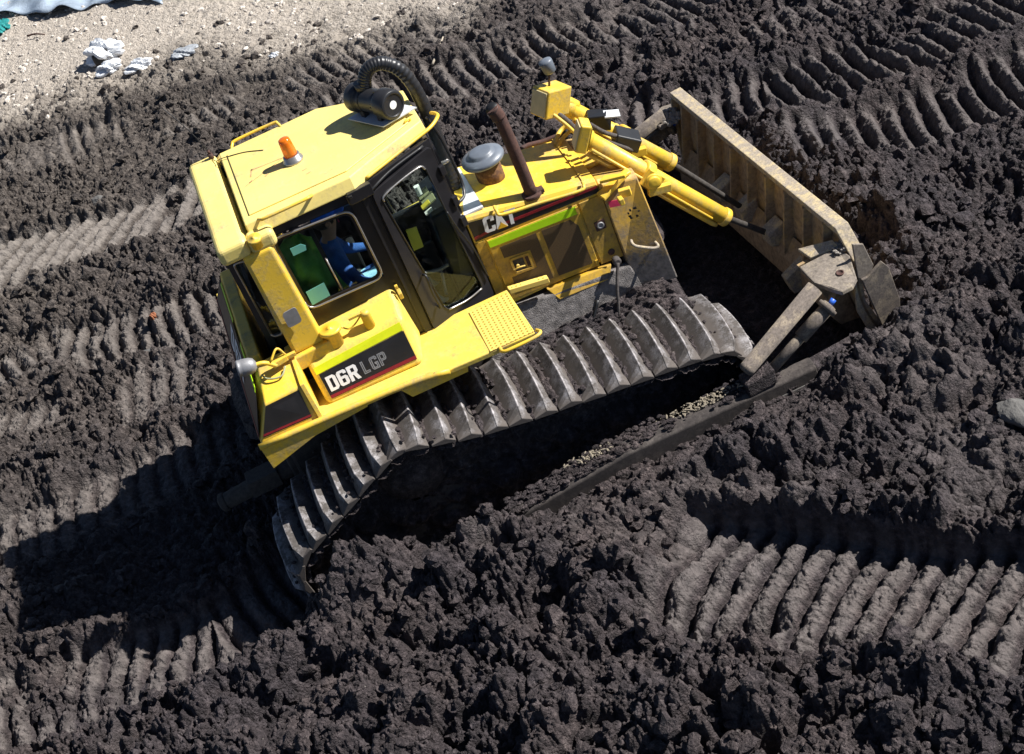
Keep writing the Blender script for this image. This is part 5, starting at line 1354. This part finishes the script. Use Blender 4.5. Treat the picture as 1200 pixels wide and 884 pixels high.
# ------------------------------------------------------------------ the operator
def person():
    mats = [M['navy'], M['jeans'], M['skin']]
    J = {}
    def add(n_, p, r_): J[n_] = (Vector(p), r_)
    add('pelvis', (-1.12, 0, 2.03), .13); add('belly', (-1.14, 0, 2.18), .13); add('chest', (-1.15, 0, 2.38), .15); add('neck0', (-1.13, 0, 2.53), .07); add('neck', (-1.10, 0, 2.60), .055)
    for s, n_ in ((-1, 'r'), (1, 'l')):
        add('sh' + n_, (-1.14, .19 * s, 2.47), .07); add('el' + n_, (-1.02, .30 * s, 2.24), .05); add('wr' + n_, (-.78, .32 * s if s > 0 else -.34, 2.14), .032); 
        add('hip' + n_, (-1.06, .09 * s, 2.01), .095); add('kn' + n_, (-.66, .15 * s, 2.06), .066); add('an' + n_, (-.50, .15 * s, 1.66), .045); add('toe' + n_, (-.34, .16 * s, 1.56), .04)
    ed = [('pelvis', 'belly'), ('belly', 'chest'), ('chest', 'neck0'), ('neck0', 'neck')]
    for n_ in 'rl': ed += [('chest', 'sh' + n_), ('sh' + n_, 'el' + n_), ('el' + n_, 'wr' + n_), ('pelvis', 'hip' + n_), ('hip' + n_, 'kn' + n_), ('kn' + n_, 'an' + n_), ('an' + n_, 'toe' + n_)]
    # head and hands are part of the same skinned chain
    add('head0', (-1.085, 0, 2.66), .075); add('head1', (-1.075, 0, 2.74), .098); add('head2', (-1.08, 0, 2.81), .08); ed += [('neck', 'head0'), ('head0', 'head1'), ('head1', 'head2')]
    for s, n_ in ((-1, 'r'), (1, 'l')):
        w_ = J['wr' + n_][0]; add('pa' + n_, w_ + Vector((.07, 0, -.01)), .034); ed.append(('wr' + n_, 'pa' + n_))
        for f in range(4):
            q = w_ + Vector((.115, (f - 1.5) * .021, -.012)); add('f%s%d' % (n_, f), q, .010); add('g%s%d' % (n_, f), q + Vector((.030, 0, -.012)), .009); add('h%s%d' % (n_, f), q + Vector((.036, 0, -.042)), .008)
            ed += [('pa' + n_, 'f%s%d' % (n_, f)), ('f%s%d' % (n_, f), 'g%s%d' % (n_, f)), ('g%s%d' % (n_, f), 'h%s%d' % (n_, f))]
        q = w_ + Vector((.06, -.04 * s, -.005)); add('t' + n_, q, .012); add('u' + n_, q + Vector((.035, -.012 * s, -.02)), .010); ed += [('pa' + n_, 't' + n_), ('t' + n_, 'u' + n_)]
    SH = Vector((.24, -.04, -.17))
    for k_ in J: J[k_] = (J[k_][0] + SH, J[k_][1])
    names = list(J); me = bpy.data.meshes.new('person'); me.from_pydata([J[n_][0][:] for n_ in names], [(names.index(a), names.index(b_)) for a, b_ in ed], [])
    o = bpy.data.objects.new('person', me); COL.objects.link(o)
    sk = o.modifiers.new('skin', 'SKIN'); sk.use_smooth_shade = True
    for i, n_ in enumerate(names): me.skin_vertices[0].data[i].radius = (J[n_][1], J[n_][1] * (.82 if n_ in ('chest', 'belly') else 1)); me.skin_vertices[0].data[i].use_root = (n_ == 'pelvis')
    o.modifiers.new('sub', 'SUBSURF').render_levels = 2; o.modifiers['sub'].levels = 2
    bpy.context.view_layer.update(); dg = bpy.context.evaluated_depsgraph_get(); m2 = bpy.data.meshes.new_from_object(o.evaluated_get(dg))
    o.modifiers.clear(); o.data = m2
    m2.materials.clear()
    for m in mats: m2.materials.append(m)
    for p in m2.polygons:
        c = p.center - SH; i = 0
        if c.z > 2.575: i = 2
        elif c.x > -.80 and c.z > 2.10 and abs(c.y) > .24: i = 2
        elif c.z < 2.10 and c.x > -1.22: i = 1
        p.material_index = i; p.use_smooth = True
    # face: nose, eyes, mouth, ears as one child mesh each
    b = MB(); b.hexa([(-.985, -.014, 2.715), (-.985, .014, 2.715), (-.995, .010, 2.76), (-.995, -.010, 2.76), (-.952, -.010, 2.712), (-.952, .010, 2.712), (-.985, .006, 2.765), (-.985, -.006, 2.765)]); b.build('nose', 'skin', o, .004)
    for s in (-1, 1):
        b = MB(); b.lathe((-.988, .034 * s, 2.765), (1, 0, 0), [(.011, 0), (.009, .006), (0, .009)], 12); b.build('eye', 'decal_white', o)
        b = MB(); b.lathe((-1.07, .094 * s, 2.745), (0, s, 0), [(.024, 0), (.026, .008), (.012, .014)], 12); b.build('ear', 'skin', o)
    b = MB(); b.obox((-.984, 0, 2.688), (1, 0, 0), (0, 1, 0), (0, 0, 1), .012, .045, .008); b.build('mouth', 'pink', o)
    b = MB(); b.lathe((-1.085, 0, 2.775), (.05, 0, 1), [(.104, 0), (.108, .03), (.098, .075), (.065, .105), (0, .112)], 28)
    b.slab([(-.99, -.07, 2.785), (-.915, -.05, 2.775), (-.90, 0, 2.773), (-.915, .05, 2.775), (-.99, .07, 2.785)], (0, 0, .010)); b.build('cap', 'cap', o)
    b = MB(); b.lathe((-1.095, 0, 2.70), (0, 0, 1), [(.075, 0), (.098, .03), (.103, .078)], 24); b.build('hair', 'hair', o)
    for ch in o.children: ch.location = SH
    tag(o, 'person in a navy shirt, blue cap and pale blue trousers seated at the bulldozer controls', 'person')
    return o
person()
# green jacket hung over the seat back, facing the side window
def jacket():
    b = MB(); n = 16; P = []; rg = random.Random(2)
    for j in range(n + 1):
        for i in range(n + 1):
            u = i / n; v = j / n
            x = -1.34 + .44 * u - .06 * v + .03 * math.sin(u * 9 + v * 3); z = 2.12 + .66 * v - .12 * abs(u - .5) * v
            y = -.42 - .08 * math.sin(PI * v) - .07 * math.sin(u * 8 + v * 6) - .03 * math.sin(u * 17 - v * 9) - .05 * math.cos(u * 3.2 - 1)
            P.append((x, y, z))
    m = n + 1; k = len(P); P2 = [(x, y + .03, z) for x, y, z in P]
    F = [(j * m + i, j * m + i + 1, (j + 1) * m + i + 1, (j + 1) * m + i) for j in range(n) for i in range(n)]
    b.add(P, F, True); b.add(P2, [f[::-1] for f in F], True)
    edge = [i for i in range(m)] + [j * m + n for j in range(1, m)] + [n * m + i for i in range(n - 1, -1, -1)] + [j * m for j in range(n - 1, 0, -1)]
    o = len(b.v) - 2 * k
    for a, c in zip(edge, edge[1:] + edge[:1]): b.f.append([o + a, o + c, o + k + c, o + k + a]); b.s.append(True)
    o = b.build('jacket', 'jacket', None); tag(o, 'green work jacket hung behind the rear half of the cab side window', 'jacket')
    b = MB(); b.tube([(-1.30, -.47, 2.10), (-1.34, -.49, 2.35), (-1.36, -.46, 2.6)], .006, n=6); b.build('seam', 'hair', o)
jacket()

# ------------------------------------------------------------------ litter and oddments on the ground
def crumple(name, x, y, rx, ry, rz, mat, seed, parent=None, dz=0.0):
    rng = np.random.default_rng(seed); bm = bmesh.new(); bmesh.ops.create_icosphere(bm, subdivisions=4, radius=1)
    for v in bm.verts:
        p = np.array(v.co[:]); f = 1
        for s, a in ((2.2, .30), (4.5, .20), (9, .11)):
            q = p * s + seed; f += a * (abs(math.sin(q[0] * 1.3 + q[1])) * 2 - 1) * math.cos(q[2] * 1.1 + q[0] * .6)
        v.co = Vector((p[0] * rx * f, p[1] * ry * f, p[2] * rz * f))
    me = bpy.data.meshes.new(name); bm.to_mesh(me); bm.free(); me.materials.append(M[mat])
    o = bpy.data.objects.new(name, me); COL.objects.link(o); o.location = (x, y, (zground(x, y) if not parent else 0) + rz * .55 + dz)
    if parent: o.parent = parent
    return o
M['plasticwhite'] = simple('dirty white plastic film', (.72, .74, .76), .32, 0, .12, 14, .4, .02)
M['plasticgrey'] = simple('grey plastic film', (.34, .36, .38), .35, 0, .2, 14, .4, .02)
M['tarpmat'] = simple('blue grey plastic sheet', (.30, .36, .43), .3, 0, .25, 5, .5, .02)
M['tealcloth'] = simple('teal plastic', (.02, .22, .21), .5, 0, .2, 14, .4, .01)
M['stick'] = simple('bleached stick', (.36, .31, .24), .9, 0, .2, 20)
M['brick'] = simple('orange brick bit', (.30, .11, .05), .9, 0, .2, 20)
M['stone'] = simple('grey flat stone', (.115, .11, .102), .8, 0, .2, 9, .6, .01)
o = crumple('plastic_bag', -2.72, 11.0, .24, .20, .17, 'plasticwhite', 3); tag(o, 'crumpled white plastic bag with a dark opening, largest piece of litter on the pale ground', 'bag')
b = MB(); b.obox((-.05, -.16, .02), (1, .1, 0), (0, 1, .2), (0, 0, 1), .24, .08, .16); q = b.build('bag_opening', 'rubber', o, .03)
o = crumple('plastic_scrap', -2.72, 10.5, .17, .12, .08, 'plasticwhite', 9); tag(o, 'white plastic scrap lying directly below the large white bag', 'litter')
o = crumple('plastic_scrap', -2.33, 10.25, .18, .10, .08, 'plasticwhite', 12); tag(o, 'pale torn scrap between the large white bag and the grey film', 'litter')
o = crumple('plastic_film', -1.72, 9.95, .18, .13, .06, 'plasticgrey', 21); tag(o, 'crumpled grey plastic film on the pale ground right of the white bag', 'litter')
o = crumple('plastic_scrap', -.64, 8.75, .06, .05, .04, 'plasticwhite', 30); tag(o, 'tiny white scrap at the edge of the dark mud above the cab roof', 'litter')
# tarp at the top edge
def tarp():
    nx_, ny_ = 60, 20; P = []
    for j in range(ny_ + 1):
        for i in range(nx_ + 1):
            u, v = i / nx_, j / ny_
            x = -4.5 + u * 2.75 + v * .25; y = 14.55 - u * 2.55 + v * 1.6 + .10 * math.sin(u * 11) * (1 - v) + .05 * math.sin(u * 29)
            P.append((x, y, .05 + .045 * math.sin(u * 17 + v * 6) + .03 * math.sin(u * 41 - v * 9) + .05 * v))
    X = np.array(P); z, _, _ = height(X[None, :, 0], X[None, :, 1]); P = [(p[0], p[1], p[2] + max(.22, zz)) for p, zz in zip(P, z[0])]
    m = nx_ + 1; F = [(j * m + i, j * m + i + 1, (j + 1) * m + i + 1, (j + 1) * m + i) for j in range(ny_) for i in range(nx_)]
    b = MB(); b.add(P, F, True); o = b.build('tarpaulin', 'tarpmat'); so_ = o.modifiers.new('thick', 'SOLIDIFY'); so_.thickness = .006
    tag(o, 'blue grey plastic tarpaulin spread at the top left edge of the pale ground', 'tarpaulin')
tarp()
o = crumple('cloth', -4.12, 13.85, .12, .22, .05, 'tealcloth', 33); tag(o, 'small teal plastic cloth beside the left end of the tarpaulin', 'cloth')
def rock(x, y, rx, ry, rz, seed, label):
    rng = np.random.default_rng(seed); bm = bmesh.new(); bmesh.ops.create_icosphere(bm, subdivisions=4, radius=1)
    P = np.array([v.co[:] for v in bm.verts]); D = rng.normal(size=(7, 3)); D /= np.linalg.norm(D, axis=1)[:, None]
    f = np.ones(len(P))
    for d_, h_ in zip(D, rng.uniform(.62, .85, 7)): f = np.minimum(f, h_ / np.clip(P @ d_, .2, None) )
    f = np.minimum(f, 1) + .05 * vnoise(P[:, 0] * 3 + seed, P[:, 1] * 3 + P[:, 2] * 2, 500) + .025 * vnoise(P[:, 0] * 9, P[:, 1] * 9 + P[:, 2] * 7, 501)
    for v, k_ in zip(bm.verts, f): v.co = Vector((v.co.x * rx * k_, v.co.y * ry * k_, v.co.z * rz * k_))
    me = bpy.data.meshes.new('stone'); bm.to_mesh(me); bm.free(); me.materials.append(M['stone'])
    o = bpy.data.objects.new('stone', me); COL.objects.link(o); o.location = (x, y, zground(x, y) + rz * .3); o.rotation_euler = (0, 0, seed)
    tag(o, label, 'stone'); return o
def stick(x0, y0, x1, y1, r, label, mat='stick'):
    z0 = zground(x0, y0) + .05; z1 = zground(x1, y1) + .05
    b = MB(); b.tube([(x0, y0, z0), ((x0 * .6 + x1 * .4) + .02, y0 * .6 + y1 * .4, (z0 + z1) / 2 + .015), (x1, y1, z1)], r, n=8, sub=4, rfun=lambda i: r * (1 - i * .05)); o = b.build('stick', mat); tag(o, label, 'stick', None); return o
stick(1.0, 6.55, 1.28, 6.98, .016, 'pale straight stick on the mud above the corrugated hose')
stick(-3.75, 12.95, -3.50, 12.75, .016, 'short dark stick on the pale ground left of the white bag', 'rust')
rock(3.22, -3.30, .13, .20, .07, 41, 'flat grey stone half buried in mud at the right edge')
rock(-3.27, 7.05, .12, .09, .06, 43, 'light grey stone in the tread marks at the left edge')
rock(-3.08, 3.22, .20, .08, .03, 53, 'flat pale slab in the tread marks left of the cab')
o = crumple('brick_chip', -2.94, 3.73, .035, .05, .03, 'brick', 61); tag(o, 'tiny orange brick chip in a tread mark left of the cab', 'brick')
